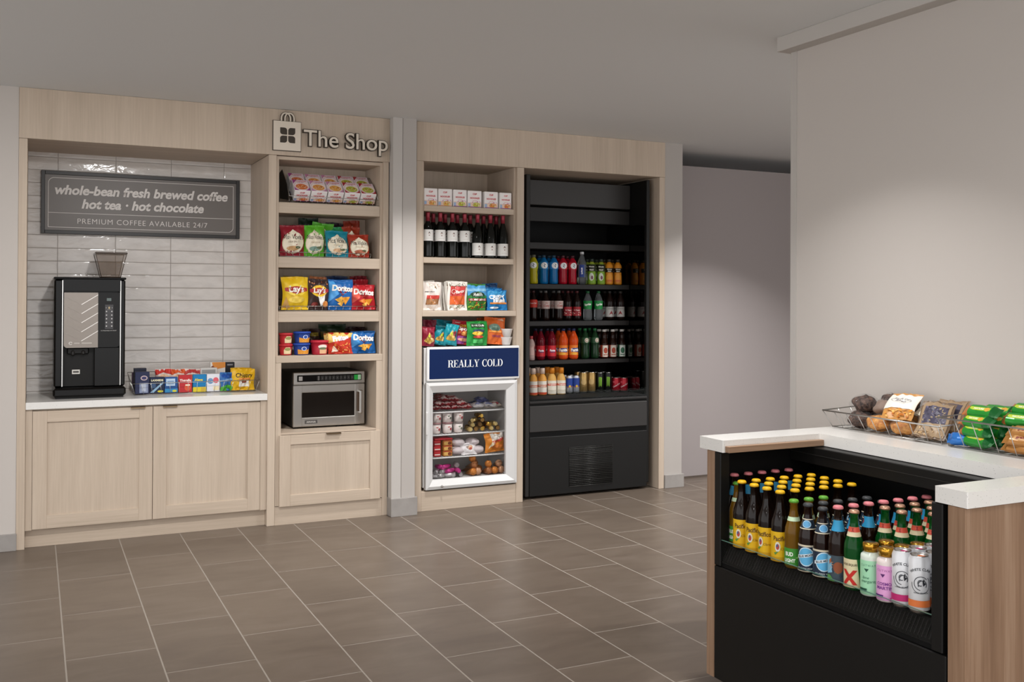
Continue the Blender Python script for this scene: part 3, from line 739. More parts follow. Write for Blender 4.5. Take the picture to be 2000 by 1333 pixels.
mb = MB(); mb.box(X0+.105, X0+.15, Y0+.0585, Y0+.0600, 1.02, 1.047, C('#dad6d0')); mb.box(X0+.111, X0+.144, Y0+.0575, Y0+.0586, 1.028, 1.039, C('#4d4a47')); mb.build('warning_label', t)
mb = MB(); mb.box(X0-.004, X1+.004, Y0-.03, Y1, Z0+.012, Z0+.068, BLACK_G, b=.012); mb.box(X0+.01, X1-.01, Y0, Y1, Z0, Z0+.012, BLACK); mb.build('base_tray', t)
# bean hopper: an open-topped tapering bin with a lid
hx0, hx1, hz0, hz1 = .372, .512, Z1, Z1+.15
mb = MB(); a = [(.385, 6.80), (.498, 6.80), (.498, 6.96), (.385, 6.96)]; b2 = [(.350, 6.76), (.532, 6.76), (.532, 7.0), (.350, 7.0)]
vs = [(x, y, hz0) for x, y in a]+[(x, y, hz1) for x, y in b2]
mb.add(vs, [(0, 3, 2, 1), (0, 1, 5, 4), (1, 2, 6, 5), (2, 3, 7, 6), (3, 0, 4, 7)], SMOKE)
mb.add([(x*.97+.0132, y*.98+.1376, z+.004*(z < 1.7)) for x, y, z in vs], [(0, 1, 2, 3), (0, 4, 5, 1), (1, 5, 6, 2), (2, 6, 7, 3), (3, 7, 4, 0)], SMOKE)
h = mb.build('bean_hopper', t)
SMD = pm('smoked lid', '#4c4037', .2)
MB().box(.345, .537, 6.755, 7.005, hz1, hz1+.012, SMD, b=.004).build('hopper_lid', h)
mb = MB()
for i in range(4): mb.tube([(a[i][0], a[i][1], hz0), (b2[i][0], b2[i][1], hz1)], .0022, SMD)
mb.tube([(x, y, hz0+.003) for x, y in a], .004, SMD, closed=True); mb.build('hopper_edge', h)

# ================================================================ microwave
t = thing('microwave_oven', 'stainless steel microwave in the oak niche', 'microwave', (1.85, 6.9, .606))
mx0, mx1, my, mz0, mz1 = 1.593, 2.1, 6.722, .618, .992
MB().box(mx0-.004, mx1-.002, my+.012, 7.16, mz0+.004, mz1-.004, pm('dark microwave case', '#191817', .45), b=.004).build('case', t)
mb = MB()
for x in (mx0+.03, mx0+.17, mx0+.33, mx1-.04): mb.box(x-.014, x+.014, my+.03, my+.06, .607, .624, BLACK)
mb.box(mx0+.02, mx1-.02, 7.08, 7.11, .607, .624, BLACK); mb.build('foot', t)
pz = .906
mb = MB(); mb.box(mx0, mx1, my-.006, my+.02, pz, mz1, STEEL, b=.005); cp = mb.build('control_fascia', t)
mb = MB(); mb.box(mx0+.028, mx1-.025, my-.0095, my-.005, pz+.021, mz1-.02, BLACK_G, b=.003)
mb.box(mx0+.038, mx0+.064, my-.0115, my-.009, pz+.029, mz1-.028, C('#a5a29f'), b=.002)
for i in range(11):
    x = mx0+.165+.0265*i; mb.box(x, x+.021, my-.0105, my-.0092, pz+.028, mz1-.028, C('#262423')); 
    if i < 10: decor(mb, lambda s, tt, e, x=x: (x+.021*s, my-.0105-e, pz+.028+(mz1-.056-pz)*tt), .021/.03, [('txt', '1234567890'[i], .5, .5, .2, '#8c8885')], .0004)
mb.box(mx1-.079, mx1-.053, my-.0115, my-.0092, pz+.026, mz1-.026, C('#1fa03c')); mb.box(mx1-.052, mx1-.031, my-.0115, my-.0092, pz+.026, mz1-.026, C('#9fc9a3')); mb.build('keypad', cp)
mb = MB(); wx0, wx1, wz0, wz1 = mx0+.064, mx1-.072, mz0+.062, pz-.055
mb.box(mx0, wx0, my-.004, my+.02, mz0, pz-.003, STEEL, b=.004); mb.box(wx1, mx1, my-.004, my+.02, mz0, pz-.003, STEEL, b=.004)
mb.box(wx0-.004, wx1+.004, my-.004, my+.02, wz1, pz-.003, STEEL, b=.004); mb.box(wx0-.004, wx1+.004, my-.004, my+.02, mz0, wz0, STEEL, b=.004)
d = mb.build('door', t)
MB().box(wx0-.002, wx1+.002, my+.003, my+.01, wz0-.002, wz1+.002, GLASSD).build('window', d)
mb = MB(); hx = mx1-.038
for z in (mz0+.088, pz-.055): mb.box(hx-.014, hx+.016, my-.034, my-.002, z-.008, z+.008, STEEL, b=.004)
mb.box(hx-.010, hx+.012, my-.045, my-.030, mz0+.078, pz-.045, STEEL, b=.006); mb.build('handle', d)
MB().box(hx-.02, hx+.01, my-.0046, my-.0036, mz0+.09, pz-.06, C('#5b4a3e')).build('handle_strip', d)  # flat brown strip on the door behind the handle
mb = MB(); mb.box(mx0+.083, mx0+.17, my-.0055, my-.003, mz0+.020, mz0+.045, C('#4b4846'))
decor(mb, lambda s, tt, e: (mx0+.083+.087*s, my-.0055-e, mz0+.02+.025*tt), .087/.025, [('txt', 'AMANA', .5, .5, .75, '#bdb9b5', dict(bold=.02))], .0004); mb.build('badge', d)
# ================================================================ white display freezer
t = thing('display_freezer', 'white countertop-style freezer with a glass door and a blue Really Cold header', 'freezer', (2.85, 6.8, .137))
LINER = pm('freezer liner', '#c9c7c5', .4); NAVY = pm('navy header film', '#06204f', .45, spec=.2); DOORF = pm('pale grey door frame', '#d3d2d1', .32)
fx0, fx1 = 2.487, 3.2045
mb = MB(); mb.box(fx0, fx0+.035, 6.578, 7.0, .158, .91, WHITEP, b=.004); mb.box(fx1-.035, fx1, 6.578, 7.0, .158, .91, WHITEP, b=.004)
mb.box(fx0+.035, fx1-.035, 6.578, 7.0, .158, .20, WHITEP); mb.box(fx0, fx1, 6.565, 7.0, .89, 1.150, WHITEP, b=.004); mb.box(fx0+.035, fx1-.035, 6.985, 7.0, .2, .89, WHITEP)
mb.build('cabinet', t)
mb = MB(); mb.box(fx0+.035, fx0+.04, 6.585, 6.98, .2, .89, LINER); mb.box(fx1-.04, fx1-.035, 6.585, 6.98, .2, .89, LINER); mb.box(fx0+.04, fx1-.04, 6.97, 6.984, .2, .89, LINER); mb.box(fx0+.04, fx1-.04, 6.585, 6.97, .2, .206, WHITEM)
mb.build('liner', t)
mb = MB(); hx0, hx1, hz0, hz1 = 2.494, 3.222, .916, 1.158
mb.box(hx0, hx1, 6.528, 6.5488, hz0, hz1, WHITEP, b=.006); mb.box(2.497, 3.2, 6.5488, 6.566, hz0, 1.149, WHITEP); h = mb.build('header', t)
mb = MB(); nx0, nx1, nz0, nz1 = 2.512, 3.211, .932, 1.142
mb.box(nx0, nx1, 6.5255, 6.5285, nz0, nz1, NAVY)
serif_caps('REALLY COLD', lambda s, tt, e: (nx0+(nx1-nx0)*s, 6.5255-e, nz0+(nz1-nz0)*tt), mb, .51, .5, .62, (nx1-nx0)/(nz1-nz0), '#eef0f2')
mb.build('header_film', h)
mb = MB(); dx0, dx1, dz0, dz1 = 2.492, 3.2048, .150, .906; wx0, wx1, wz0, wz1 = 2.5475, 3.122, .216, .834
def bev(mb, a, b2, c, d2, mat): mb.add([a, b2, c, d2], [(0, 1, 2, 3)], mat)
oy, iy = 6.535, 6.548
O = [(dx0, oy, dz0), (dx1, oy, dz0), (dx1, oy, dz1), (dx0, oy, dz1)]; k = .022
M_ = [(dx0+k, oy-.007, dz0+k), (dx1-k, oy-.007, dz0+k), (dx1-k, oy-.007, dz1-k), (dx0+k, oy-.007, dz1-k)]
I_ = [(wx0, iy, wz0), (wx1, iy, wz0), (wx1, iy, wz1), (wx0, iy, wz1)]
B_ = [(x, 6.575, z) for x, y, z in O]; J_ = [(x, 6.575, z) for x, y, z in I_]
for A1, A2 in ((O, M_), (M_, I_), (I_, J_), (B_, O), (J_, B_)):
    for i in range(4): bev(mb, A1[i], A1[(i+1) % 4], A2[(i+1) % 4], A2[i], DOORF)
d = mb.build('door', t)
MB().box(wx0+.001, wx1-.001, 6.556, 6.559, wz0+.001, wz1-.001, GLASS).build('glass_pane', d)
mb = MB(); mb.lathe([(.0085, 0), (.0085, .008), (.004, .010), (0, .010)], 16, STEEL); mb.xform(Matrix.Translation((2.612, 6.5295, .170)) @ Matrix.Rotation(PI/2, 4, 'X')); mb.build('lock', d)
MB().box(dx0-.004, dx0+.008, 6.52, 6.536, .54, .70, WHITEM, b=.003).build('grip', d)
for x, y in ((2.525, 6.60), (3.17, 6.60), (2.525, 6.95), (3.17, 6.95)):
    mb = MB(); mb.lathe([(.022, .1385), (.022, .143), (.012, .146), (.012, .16)], 14, STEEL, c=(x, y, 0)); mb.build('foot', t)
FS = [.688, .526, .362]
for z in FS:
    mb = MB(); mb.tube([(fx0+.045, 6.60, z-.004), (fx1-.045, 6.60, z-.004)], .0055, WHITEP); mb.tube([(fx0+.045, 6.96, z-.004), (fx1-.045, 6.96, z-.004)], .003, WHITEP)
    for i in range(27):
        x = fx0+.055+(fx1-fx0-.11)*i/26; mb.tube([(x, 6.60, z-.001), (x, 6.96, z-.001)], .0016, WHITEP, 5)
    mb.build('wire_shelf', t)

# ================================================================ black open drinks cooler in the bay
t = thing('drinks_cooler', 'tall black open-front cooler filled with bottles and cans', 'cooler', (3.87, 6.9, 0))
cx0, cx1 = 3.343, 4.386
MB().box(cx0, cx1, 6.60, 7.24, .02, .462, BLACK, b=.003).build('base_panel', t)
mb = MB()
GR = pm('grille wire', '#3b3a38', .4, .6)
gx0, gx1, gz0, gz1 = 3.682, 4.064, .072, .368
mb.box(gx0, gx1, 6.5985, 6.5998, gz0, gz1, DARKIN)
for i in range(23): z = gz0+(gz1-gz0)*i/22; mb.tube([(gx0, 6.5965, z), (gx1, 6.5965, z)], .0022 if i % 3 else .0034, GR, 5)
for i in range(49): x = gx0+(gx1-gx0)*i/48; mb.tube([(x, 6.5962, gz0), (x, 6.5962, gz1)], .0012, GR, 4)
mb.build('air_grille', t)
MB().box(cx0, cx1, 6.612, 6.66, .462, .50, DARKIN).build('base_gap', t)
MB().box(cx0, cx1, 6.598, 6.66, .500, .696, BUMPER, b=.004).build('bumper_panel', t)
mb = MB(); mb.box(cx0, cx1, 6.612, 6.70, .696, .714, DARKIN); mb.box(cx0, cx1, 6.600, 6.616, .714, .732, CHAR, b=.003); mb.box(cx0, cx1, 6.618, 7.22, .714, .745, DARKIN); mb.build('deck', t)
MB().box(cx0+.002, cx1-.002, 6.607, 6.612, .728, .80, GLASS).build('glass_lip', t)
MB().box(3.308, cx0, 6.605, 7.24, .02, 2.436, CHAR, b=.004).build('side_panel', t)
sp = MB().box(cx1+.002, 4.417, 6.618, 7.24, .045, 2.453, BLACK, b=.004).build('side_panel', t)
MB().box(cx1-.003, cx1+.0015, 6.640, 7.22, .74, 2.10, MIRRORB).build('inner_mirror', sp)
MB().box(cx0, cx1, 7.22, 7.24, .46, 2.43, DARKIN).build('back_panel', t)
MB().box(cx0, cx1, 6.86, 7.22, 2.236, 2.43, pm('dark grey canopy', '#353332', .5), b=.003).build('canopy', t)
MB().box(cx0, cx1, 6.866, 6.885, 2.108, 2.219, CHAR, b=.003).build('canopy_valance', t)
C4 = [(1.944, .052), (1.618, .039), (1.328, .040), (1.018, .032)]
for z, th in C4:
    MB().box(cx0+.002, cx1-.004, 6.86, 7.219, z-th, z, CHAR, b=.003).build('shelf', t)

# ================================================================ service counter at the end of the right wall
t = thing('counter_cabinet', 'walnut-faced counter cabinet built around the beer cooler', 'cabinet', (2.7, 2.5, 0))
mb = MB(); mb.box(2.395, 3.228, 3.1225, 3.138, .072, .931, WALNUT, b=.002); mb.build('end_panel', t)
MB().box(2.337, 2.357, 3.056, 3.102, .072, .931, WALNUT, b=.0015).build('stile', t)
mb = MB(); mb.box(2.359, 3.228, 1.930, 1.952, .072, .931, WALNUT, b=.002); mb.build('end_panel', t)
MB().box(2.338, 2.358, 1.930, 1.990, .072, .931, WALNUT, b=.0015).build('stile', t)
MB().box(2.345, 2.810, 2.978, 3.002, .934, .957, WALNUT_X, b=.001).build('cutout_trim', t)
mb = MB(); mb.box(2.40, 3.2, 1.99, 3.08, 0, .0705, DARKIN); mb.build('toe_kick', t)
o = MB().prism([(2.336, 1.922), (3.2325, 1.922), (3.2325, 3.149), (2.336, 3.149), (2.336, 3.004), (2.812, 3.004), (2.812, 2.033), (2.336, 2.033)], lambda a, b, d: (a, b, d), .9325, .9784, QUARTZ).build('countertop', loc=(2.8, 2.5, .9325))
tag(o, 'white speckled quartz countertop cut out around the open beer cooler', 'countertop')
bv = o.modifiers.new('edge', 'BEVEL'); bv.width = .003; bv.segments = 2; bv.limit_method = 'ANGLE'

t = thing('beer_cooler', 'low black open-top cooler packed with beer bottles under the quartz counter', 'cooler', (2.6, 2.5, .0715))
MB().box(2.336, 2.357, 1.994, 3.054, .0725, .499, BLACK, b=.003).build('front_panel', t)
MB().box(2.347, 2.365, 2.008, 3.05, .500, .5145, DARKIN).build('front_gap', t)
MB().box(2.336, 2.380, 2.006, 2.046, .502, .9305, BLACK, b=.003).build('post', t)
MB().box(2.336, 2.380, 3.018, 3.0545, .502, .9305, BLACK, b=.003).build('post', t)
mb = MB(); mb.box(2.382, 2.90, 1.955, 1.962, .0725, .925, DARKIN); mb.box(2.396, 2.90, 3.1185, 3.1215, .0725, .925, DARKIN); mb.box(2.90, 2.915, 1.962, 3.118, .0725, .925, DARKIN); mb.build('liner', t)
mb = MB(); mb.box(2.380, 2.899, 2.012, 3.014, .562, .5807, DARKIN); mb.box(2.3805, 2.899, 1.963, 2.012, .562, .5807, DARKIN); mb.box(2.3965, 2.899, 3.014, 3.118, .562, .5807, DARKIN); mb.build('deck', t)
mb = MB(); mb.add([(2.344, 2.04, .516), (2.344, 3.02, .516), (2.3795, 3.02, .577), (2.3795, 2.04, .577)], [(0, 3, 2, 1)], BLACK)
for i in range(70):
    y = 2.046+.97*i/69; mb.box(2.349, 2.375, y, y+.004, .0, .0022, CHAR)
def sl(p):
    x, y, z = p; return (x, y, .516+(x-2.344)/.0355*.061+z+.0005)
mb.v = mb.v[:4]+[sl(p) for p in mb.v[4:]]
mb.build('intake_grille', t)
MB().box(2.3405, 2.346, 2.048, 3.017, .5165, .6008, GLASS).build('glass_riser', t)
mb = MB(); mb.box(2.340, 2.3465, 2.048, 3.017, .6009, .6023, pm('glass edge', '#4c6b60', .15)); mb.build('glass_edge', t)
mb = MB(); mb.box(2.76, 2.899, 1.963, 3.117, .862, .93, BLACK, b=.003); mb.box(2.758, 2.761, 1.975, 3.11, .9, .902, GR); mb.build('air_duct', t)
# ================================================================ snack shelving: boxed noodles on the sloped rack
RED = '#c23a3f'
def noodle_box(name, label, w_, l_, h_, prF, prL, group, base='#f3eeec'):
    mb = MB(); mb.box(-w_/2, w_/2, 0, l_, 0, h_, C(base, .4), b=.003)
    decor(mb, lambda s, t, e: ((s-.5)*w_, -e, t*h_), w_/h_, prF, .0005)
    if prL: decor(mb, lambda s, t, e: ((s-.5)*w_, t*l_, h_+e), w_/l_, prL, .0005)
    return tag(mb.build(name, loc=(0, 0, 0), local=True), label, 'noodle box', group)
def cup_front(food, edge):
    return [('rect', .03, .02, .97, .30, '#e9c9b4'), ('ell', .62, .17, .26, .14, food), ('rect', .03, .05, .2, .26, '#9fb4d4'), ('rect', .03, .02, .97, .06, edge),
            ('specks', 9, .42, .08, .82, .26, .05, ['#f2d8a8', '#c9563a', '#8fae4a', '#f0e0c8'], 17), ('specks', 7, .05, .3, .95, .36, .05, ['#d8a0b8', '#efe2e0', '#b86a9a'], 19), ('txt', 'CUP', .5, .80, .30, '#cf6468', dict(bold=.05)), ('txt', 'NOODLES', .5, .56, .68, '#cf6468', dict(bold=.05)), ('txt', 'STIR FRY', .5, .40, .34, '#d98a7c')]
def cup_lid(food, ring, rim):
    return [('rect', .02, .02, .98, .98, '#e6d3df'), ('poly', [(0.02, .02), (.3, .02), (.02, .45)], ring), ('poly', [(.98, .02), (.7, .02), (.98, .45)], ring), ('poly', [(.02, .98), (.3, .98), (.02, .6)], ring),
            ('ell', .5, .44, .49, .44, '#f3e9e6'), ('ring', .5, .42, .46, .38, .06, '#d8a8b4'), ('ell', .5, .36, .38, .27, rim), ('ell', .5, .34, .36, .24, food), ('specks', 26, .22, .2, .78, .5, .045, ['#f2d8a8', '#d8763a', '#e8c27a', '#f6e6cc', '#b8502a'], 21), ('txt', 'CUP NOODLES', .5, .84, .72, '#cf6468', dict(bold=.05)), ('txt', 'STIR FRY', .5, .72, .4, '#b06a9a', dict(bold=.03))]
TX0 = PY(575, 386, 6.60).x; TX1 = PY(737, 392, 6.60).x; DXB = (TX1-TX0)/5
foods = [('#d9743a', '#a04a8e', '#e8a0a0'), ('#e39a4c', '#c98db0', '#f0c9a0'), ('#e2a244', '#c98db0', '#f2cfa8'), ('#a9b83a', '#a8323c', '#d9d28a'), ('#a9b83a', '#a8323c', '#d9d28a')]
fl_names = ['orange noodle picture and purple corners', 'pale orange noodle picture', 'yellow noodle picture', 'green bowl picture', 'green bowl picture nearest the column']
for i, (fd, rg, rm) in enumerate(foods):
    o = noodle_box('noodle_box', 'boxed cup noodles with %s, front row of the top rack' % fl_names[i], .109, .13, .086, cup_front(fd, rg), cup_lid(fd, rg, rm), 'boxed noodles on the sloped rack')
    o.location = (TX0+DXB*(i+.5), 6.657, 2.159); o.rotation_euler = (rad(40), 0, 0)
    p = dup(o, (TX0+DXB*(i+.5)+.004*math.sin(3*i), 6.657+.124, 2.159+.058), 'boxed cup noodles with %s, rear row of the top rack' % fl_names[i])
t = thing('wire_rack', 'sloped wire rack holding boxed noodles on the top snack shelf', 'rack', (1.82, 6.7, S2[0]))
rx0, rx1 = max(1.464, TX0-.035), min(2.150, TX1+.02)
def slope(x, k, d=-.0035): return (x, 6.657+k*math.cos(rad(40))-d*math.sin(rad(40)), 2.159+k*math.sin(rad(40))+d*math.cos(rad(40)))
def rear(x, k, d=-.0035): p = slope(x, k, d); return (p[0], p[1]+.124, p[2]+.058)
mb = MB(); mb.tube([(rx0, 6.592, 2.185), (rx1, 6.592, 2.185), (rx1, 6.60, 2.1415), (rx0, 6.60, 2.1415)], .0022, CHROME, closed=True)
for x in (rx0, rx1): mb.tube([(x, 6.60, 2.1415), (x, 6.895, 2.1415), (x, 6.90, 2.33), (x, 6.885, 2.365), (x, 6.80, 2.36), (x, 6.67, 2.26), (x, 6.592, 2.185)], .0022, DARKWIRE)
mb.build('frame', t)
mb = MB()
for i in range(17): x = rx0+(rx1-rx0)*i/16; mb.tube([(x, 6.595, 2.17), (x, 6.60, 2.1415), (x, 6.645, 2.1415), slope(x, -.002), slope(x, .122), rear(x, -.002), rear(x, .13)], .0014, CHROME, 5)
for k in (.02, .11): mb.tube([slope(rx0, k, -.006), slope(rx1, k, -.006)], .0014, CHROME, 5); mb.tube([rear(rx0, k, -.006), rear(rx1, k, -.006)], .0014, CHROME, 5)
mb.build('wire_mesh', t)
mb = MB(); mb.add([(rx0-.002, 6.62, 2.16), (rx0-.002, 6.86, 2.19), (rx0-.002, 6.88, 2.37), (rx0-.002, 6.80, 2.385), (rx0-.002, 6.66, 2.27)], [(0, 1, 2, 3, 4)], CHAR); mb.add([(rx0-.004, 6.62, 2.16), (rx0-.004, 6.86, 2.19), (rx0-.004, 6.88, 2.37), (rx0-.004, 6.80, 2.385), (rx0-.004, 6.66, 2.27)], [(4, 3, 2, 1, 0)], CHAR)
mb.build('end_plate', t)

# ---------------------------------------------------------------- chip bags
def vick(food, fl=None):
    p = [('ell', .5, .43, .46, .36, '#f0e6cf'), ('poly', [(.30, .72), (.70, .72), (.5, .87)], '#f0e6cf'), ('ring', .5, .43, .45, .35, .03, '#c9b48a'),
         ('txt', "Miss Vickie's", .5, .615, .84, '#2e241e', dict(shear=.15, sy=1.7)), ('ell', .5, .24, .26, .075, food), ('ell', .7, .27, .12, .04, '#5f6b4a')]
    return p + ([('txt', fl, .5, .45, .44, '#8d7a66')] if fl else [('rect', .28, .42, .72, .46, '#d9ccb2')])
G = 'kettle chip bags on the second snack shelf'; f2 = S2[1]+.0068
B = bag_px
B('chip_bag', 'burgundy kettle chip bag with a cream oval, beside the coffee alcove', 'chip bag', G, 547, 441, 595, 503, 6.63, f2, .075, '#8e1f2c', vick('#c9a070', 'SEA SALT'), seed=1, lean=3)
B('chip_bag', 'lime green kettle chip bag with a cream oval, front of shelf', 'chip bag', G, 593, 441, 634, 503, 6.635, f2, .07, '#57a829', vick('#7d9c8e'), seed=2, lean=3)
B('chip_bag', 'teal kettle chip bag with a cream oval, front of shelf', 'chip bag', G, 636, 452, 680, 503, 6.63, f2, .07, '#0f7f92', vick('#e0b890'), seed=3, lean=3)
B('chip_bag', 'rust red kettle chip bag with a cream oval, front of shelf', 'chip bag', G, 680, 459, 721, 506, 6.63, f2, .065, '#a3341f', vick('#b56a50'), seed=4, lean=4)
B('chip_bag', 'rust red kettle chip bag, upper one standing behind its twin', 'chip bag', G, 668, 444, 704, 504, 6.71, f2, .06, '#96351f', vick('#b56a50'), seed=5, lean=3)
B('chip_bag', 'rust red kettle chip bag, rearmost and tallest in the corner', 'chip bag', G, 670, 432, 702, 504, 6.79, f2, .06, '#8b2f1c', vick('#b56a50'), seed=6, lean=2)
B('chip_bag', 'lime green kettle chip bag leaning behind the front green one', 'chip bag', G, 604, 438, 646, 503, 6.715, f2, .06, '#4f9e2a', vick('#7d9c8e'), seed=7, lean=2, roll=6)
B('chip_bag', 'dark green chip bag at the back of the kettle chip shelf', 'chip bag', G, 588, 428, 628, 503, 6.80, f2, .06, '#16291b', [('ell', .5, .45, .42, .3, '#3c4a30')], seed=8, lean=2, roll=-4)
B('chip_bag', 'green chip bag standing behind the teal one', 'chip bag', G, 640, 444, 674, 503, 6.72, f2, .06, '#2d8a56', vick('#7d9c8e'), seed=9, lean=2)
B('chip_bag', 'dark plum chip bag at the back behind the teal and green bags', 'chip bag', G, 632, 437, 668, 503, 6.80, f2, .06, '#2a1d24', [('ell', .5, .45, .42, .3, '#4a3a40')], seed=10, lean=2, roll=4)
B('chip_bag', 'burgundy kettle chip bag hidden behind the front burgundy one', 'chip bag', G, 552, 440, 594, 503, 6.72, f2, .06, '#6e1a26', vick('#c9a070'), seed=11, lean=1)
wire_basket('wire_basket', 'low wire tray in front of the kettle chip bags', 'basket', 1.468, PY(722, 500, 6.60).x, 6.588, 6.88, S2[1]+.0005, .032, .07, CHROME, 14, out=.004)

G = 'chip bags on the third snack shelf'; f3 = S2[2]+.0068
DOR = lambda bgc, hi, food: [('poly', [(.0, .25), (.35, .5), (.2, .95), (.0, .95)], hi), ('poly', [(.25, .70), (.8, .66), (.52, .46)], '#8c1c1e'), ('poly', [(.36, .655), (.70, .64), (.53, .52)], bgc), ('txt', 'Doritos', .52, .70, .86, '#f7f3ea', dict(bold=.045, shear=.1, ang=-.06, sy=1.15)),
        ('poly', [(.22, .33), (.5, .44), (.56, .18)], food), ('poly', [(.48, .40), (.84, .42), (.66, .16)], '#e59a2e'), ('poly', [(.35, .2), (.62, .31), (.52, .1)], '#efb550'), ('txt', 'FLAVORED', .52, .52, .3, hi)]
LAY = lambda sun, rib: [('ell', .5, .60, .36, .19, sun), ('poly', [(.08, .57), (.5, .47), (.93, .57), (.93, .66), (.5, .71), (.07, .66)], rib), ('txt', "Lay's", .5, .60, .58, '#fbf7f0', dict(bold=.03, shear=.2, sy=1.1))]
B('chip_bag', 'large yellow potato chip bag with a red ribbon logo', 'chip bag', G, 550, 542, 603, 607, 6.63, f3, .085, '#e5bd21', LAY('#f7d94a', '#a8272c') + [('ell', .5, .3, .3, .1, '#f0d05a'), ('poly', [(.0, .05), (.3, .05), (.1, .4)], '#c99a5a')], seed=21, lean=4)
B('chip_bag', 'dark brown potato chip bag with a yellow sun logo', 'chip bag', G, 599, 546, 643, 604, 6.635, f3, .08, '#3b2826', [('poly', [(.42, .45), (.78, .58), (.76, .15), (.62, .12)], '#f1eeea')] + LAY('#f0c52e', '#a8272c') + [('ell', .82, .18, .13, .1, '#d98b43'), ('ell', .34, .16, .16, .08, '#7c2f2a'), ('specks', 9, .1, .75, .9, .92, .03, ['#c9774a', '#e0a070'], 3)], seed=22, lean=4)
B('chip_bag', 'bright blue tortilla chip bag on the third snack shelf', 'chip bag', G, 641, 547, 690, 604, 6.63, f3, .085, '#1560a8', DOR('#1560a8', '#4f9fe0', '#e9b24a'), seed=23, lean=4)
B('chip_bag', 'bright red tortilla chip bag at the front of the third snack shelf', 'chip bag', G, 686, 558, 733, 608, 6.625, f3, .075, '#b5202a', DOR('#b5202a', '#e05a4a', '#e8843a'), seed=24, lean=5)
B('chip_bag', 'red tortilla chip bag standing behind the front red one', 'chip bag', G, 681, 547, 720, 604, 6.71, f3, .07, '#9c1a26', DOR('#9c1a26', '#c84a4a', '#e8843a'), seed=25, lean=3)
B('chip_bag', 'dark red tortilla chip bag at the very back', 'chip bag', G, 684, 540, 718, 604, 6.80, f3, .06, '#7c1522', DOR('#7c1522', '#a03a3a', '#b8642a'), seed=26, lean=2)
B('chip_bag', 'dark blue tortilla chip bag behind the bright blue one', 'chip bag', G, 634, 540, 678, 604, 6.74, f3, .07, '#14274a', [('ell', .5, .4, .3, .2, '#27406e')], seed=27, lean=2)
B('chip_bag', 'brown and orange potato chip bag behind the dark brown one', 'chip bag', G, 598, 542, 632, 604, 6.725, f3, .06, '#a8663c', LAY('#e0b52e', '#8a272c'), seed=28, lean=2, roll=5)
B('chip_bag', 'dull yellow potato chip bag behind the large yellow one', 'chip bag', G, 552, 540, 590, 604, 6.73, f3, .07, '#8c7416', LAY('#b89a2a', '#6a272c'), seed=29, lean=1)
wire_basket('wire_basket', 'low wire tray in front of the potato and tortilla chip bags', 'basket', 1.472, PY(734, 602, 6.60).x, 6.588, 6.88, S2[2]+.0005, .034, .08, CHROME, 14, out=.006)

f4 = 1.1175; G = 'tubs of snacks on the shelf over the microwave'
def tub(label, r, h, body, lid, prims, up=1.12):
    prof = [(r*.86, 0), (r*.88, .004), (r, h*.82)]
    o = vessel('snack_tub', label, 'snack tub', G, prof, C(body), 30)
    decor_mb = MB(); decor(decor_mb, cyl_S(r, h*.08, h*.78, 1.7, -PI/2+.12, rfn=prof_r(prof)), 1.7*r/(h*.7), prims, .0008, .1); decor_mb.build('label', o, local=True)
    mb = MB(); mb.lathe([(r*1.02, h*.82), (r*1.09, h*.83), (r*1.09, h*.97), (r*1.02, h), (0, h)], 30, C(lid)); mb.build('lid', o, local=True)
    return o
RT = [('poly', [(.12, .05), (.88, .05), (.88, .55), (.7, .9), (.3, .9), (.12, .55)], '#e8d3a8'), ('ell', .5, .66, .3, .2, '#9b9a5c')]
BT = [('rect', .0, .0, 1, .62, '#e39a35'), ('poly', [(0, .62), (.5, .42), (1, .62), (1, 1), (0, 1)], '#1d3f8f'), ('ell', .5, .66, .2, .24, '#e9edf4'), ('ell', .5, .66, .15, .19, '#2b52a5'), ('specks', 10, .1, .08, .9, .4, .06, ['#f0bc5c', '#d07f24'], 4)]
MT = [('ell', .55, .7, .36, .2, '#efe6da'), ('rect', .3, .0, .9, .42, '#e2b48c'), ('ell', .55, .52, .3, .12, '#6f7a58')]
for nm, us, v0, v1, body, lid, pr, y in (('red snack tub with a tan label', (543, 570), 651, 672, '#b32a30', '#c03238', RT, 6.64), ('blue and orange snack tub', (573, 606), 648, 671, '#1d3a80', '#2448a0', BT, 6.63)):
    xa, xb = PY(us[0], 660, y).x, PY(us[1], 660, y).x; r = (xb-xa)/2*.93; hh = (PY(us[0], v0, y).z-f4)/2
    a = tub(nm+', lower of its stack', r, hh, body, lid, pr); a.location = ((xa+xb)/2, y+.01, f4); b_ = dup(a, ((xa+xb)/2+.003, y+.008, f4+hh), nm+', upper of its stack', (0, 0, .12))
    if us[0] == 543: a.location.x += .008; b_.location.x += .005
xa, xb = PY(607, 680, 6.63).x, PY(642, 680, 6.63).x
a = tub('single red snack tub with a white and tan label, next to the corn chip bag', (xb-xa)/2*.93, PY(624, 665, 6.63).z-f4, '#a82030', '#c0283a', MT); a.location = ((xa+xb)/2, 6.64, f4)
G = 'chip bags over the microwave'
FRI = [('poly', [(0, .5), (1, .8), (1, 1), (0, 1)], '#e9c36a'), ('txt', 'Fritos', .5, .745, .66, '#f5f0ff', dict(bold=.06, ang=.12)), ('poly', [(.1, .08), (.42, .12), (.2, .38)], '#f2e3d2'), ('specks', 26, .15, .1, .9, .5, .05, ['#e58a3a', '#f0b264', '#d9602a'], 5)]
B('chip_bag', 'red and yellow corn chip bag over the microwave', 'chip bag', G, 640, 651, 688, 694, 6.62, f4, .06, '#c2331f', FRI, seed=31, lean=4)
B('chip_bag', 'bright blue tortilla chip bag over the microwave', 'chip bag', G, 685, 648, 733, 694, 6.62, f4, .06, '#155a9c', DOR('#155a9c', '#3f8fd0', '#e9b24a'), seed=32, lean=4)
